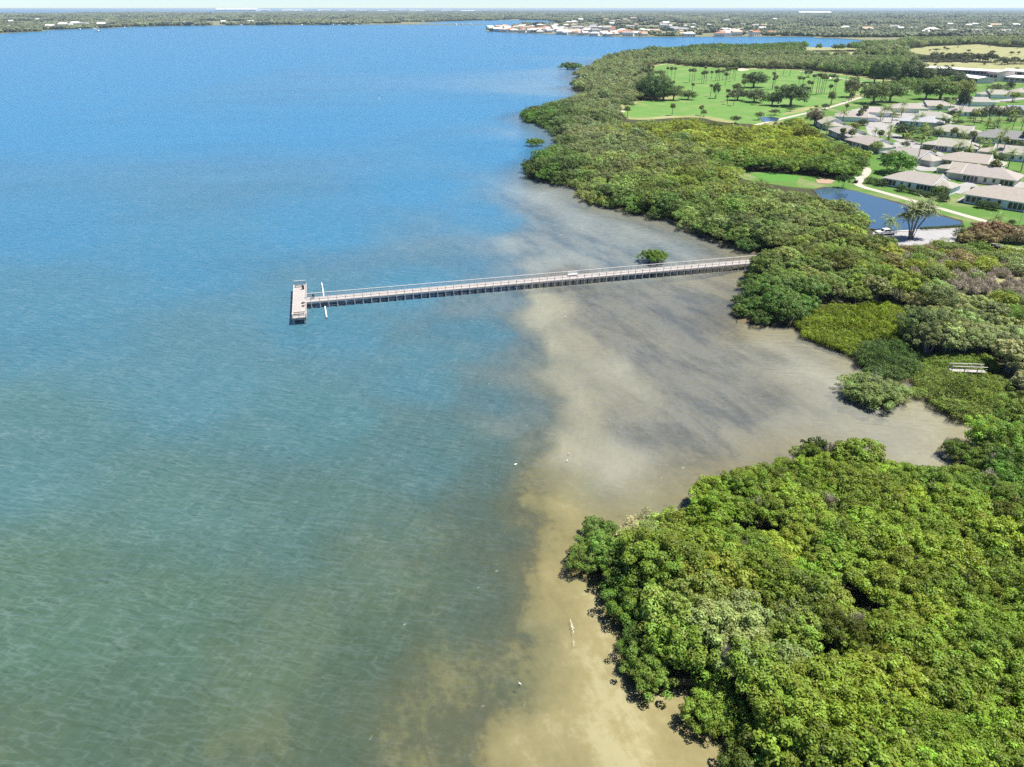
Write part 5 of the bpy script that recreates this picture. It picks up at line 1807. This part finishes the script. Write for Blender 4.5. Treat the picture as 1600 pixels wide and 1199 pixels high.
rr = random.Random(9)
for k in range(210):
    t_ = rr.random()
    if t_ < .62:
        a = rr.uniform(765, 960)
        lo = np.interp(a, [757, 790, 840, 900, 945, 960], [48.2, 50.6, 52.6, 55.2, 57.0, 57.4])
        hi = np.interp(a, [757, 800, 850, 960], [45.5, 43, 41.5, 40])
        b = lo - .3 - (lo - hi) * rr.random() ** 1.4
    else:
        a = rr.uniform(960, 1215)
        b = rr.uniform(50.5, 57.3) if rr.random() < .7 else rr.uniform(40, 50)
    far_house(a, b, 'small pale house of the waterside town on the far point', 'houses of the far waterside town', rr.uniform(.8, 1.35), rr.choice([0, 1, 0, 1, 2, 3, 4, 5, 6]))
for a, b, sc_ in ((14, 46, 1.5), (18, 36, 1.3), (100, 43.5, 1.8), (112, 43, 1.5), (120, 42.4, 2.0), (132, 42, 1.7), (142, 42.3, 1.3), (160, 42.6, 1.8), (80, 46, 1.6), (60, 33, 1.4), (170, 34, 1.2), (222, 41, 1.2), (288, 33.5, 1.3), (290, 38, 1.2), (350, 37, 1.4), (392, 38.2, 1.6), (392, 36.5, 1.3), (470, 33, 1.2), (508, 36, 1.2), (555, 36.5, 1.5), (462, 30, 1.3), (448, 36, 1.1), (540, 38, 1.3), (525, 38.2, 1.2)):
    far_house(a, b, 'white house among trees on the long shore across the bay', 'houses of the long shore across the bay', sc_, rr.choice([0, 1, 0, 1, 6]))
for k in range(70):
    a, b = rr.uniform(860, 1590), rr.uniform(20, 55)
    if inside(pts(FAR_LEFT), *[np.array([q]) for q in gp(a, b)[:2]])[0]:
        continue
    far_house(a, b, 'pale house showing between the woods of the mainland', 'houses scattered in the mainland woods', rr.uniform(1.0, 1.8), rr.choice([0, 1, 0, 1, 2, 6, 7]))
far_house(1407, 56.5, 'white house at the edge of the lagoon, left of the pair', None, 1.2, 0)
far_house(1446, 54.5, 'white house at the edge of the lagoon, right of the pair', None, 1.5, 0)


def far_block(px0, px1, py, hgt, label, wall=(.85, .85, .85)):
    a, b = Vector(gp(px0, py, .6)), Vector(gp(px1, py, .6))
    return long_building((px0, py), (px1, py), .6, (b - a).length * .4, hgt, label, wall, (.8, .8, .8), 4, 'distant_hall', 'building')


far_block(1250, 1300, 21.6, 13, 'long white industrial roof far off in the mainland woods')
far_block(1291, 1304, 29.5, 10, 'white slanted hall in the middle of the mainland woods')
far_block(335, 400, 17.6, 34, 'long white row of tanks and sheds on the horizon')
far_block(398, 420, 17.2, 26, 'white shed at the end of the horizon row')
for k, (a, b_, hh) in enumerate(((440, 470, 20), (495, 515, 24), (528, 540, 18), (555, 572, 22), (590, 606, 16), (618, 632, 26), (640, 662, 18), (690, 706, 20), (720, 742, 16))):
    far_block(a, b_, 18.0 + .2 * (k % 3), hh, 'pale distant block on the horizon, number %s from the white tanks' % ('one two three four five six seven eight nine'.split()[k]))


def boat(px, py, ln, rz, label, group=None):
    x, y, _ = gp(px, py, 0)
    t = thing('motor_boat', label, 'boat', (x, y, 0), rz, group)
    w_ = ln * .15
    v = [(-ln / 2, -w_, -.3), (ln * .2, -w_, -.3), (ln * .5, 0, -.1), (ln * .2, w_, -.3), (-ln / 2, w_, -.3), (-ln / 2, -w_ * 1.2, ln * .10), (ln * .2, -w_ * 1.2, ln * .11), (ln * .56, 0, ln * .14), (ln * .2, w_ * 1.2, ln * .11), (-ln / 2, w_ * 1.2, ln * .10)]
    MB().add(v, [(4, 3, 2, 1, 0), (5, 6, 7, 8, 9)] + [(i, (i + 1) % 5, (i + 1) % 5 + 5, i + 5) for i in range(5)]).build('hull', M['white'], t)
    c = MB().add([(-ln * .25, -w_ * .8, ln * .1), (ln * .2, -w_ * .8, ln * .1), (ln * .2, w_ * .8, ln * .1), (-ln * .25, w_ * .8, ln * .1), (-ln * .25, -w_ * .7, ln * .23), (ln * .1, -w_ * .7, ln * .23), (ln * .1, w_ * .7, ln * .23), (-ln * .25, w_ * .7, ln * .23)],
             [(4, 5, 6, 7), (0, 1, 5, 4), (1, 2, 6, 5), (2, 3, 7, 6), (3, 0, 4, 7)]).build('cabin', M['white'], t)
    MB().box(-ln * .2, ln * .05, -w_ * .82, w_ * .82, ln * .15, ln * .19).build('window', M['glass'], c)
    return t


boat(153, 50, 21, .1, 'white motor yacht moored off the long shore across the bay')
for k, (a, b, q) in enumerate(((125, 47, 14), (148, 45.6, 12), (195, 43.6, 12), (262, 41, 12), (377, 40, 13), (472, 40, 15), (520, 39.8, 16), (530, 39.9, 12), (545, 39.7, 13), (555, 39.6, 15), (652, 39.2, 12), (713, 39.2, 16), (722, 39.2, 14), (735, 39.3, 18))):
    boat(a, b, q * 1.3, k, 'small white boat along the far shore across the bay', 'boats along the far shore')

# ------------------------------------------------------------------ the air over the bay
hm, nt, out = newmat('haze')
pv = N(nt, 'ShaderNodeVolumePrincipled')
pv.inputs['Color'].default_value = (.62, .80, 1.0, 1)
pv.inputs['Density'].default_value = 5.0e-5
pv.inputs['Anisotropy'].default_value = .1
L(nt, pv.outputs[0], out.inputs['Volume'])
hz = MB().box(-BIG - 500, BIG + 500, -900, BIG + 500, -6, 64).build('haze', hm)
kind(hz, 'stuff', 'thin bluish haze over the bay')
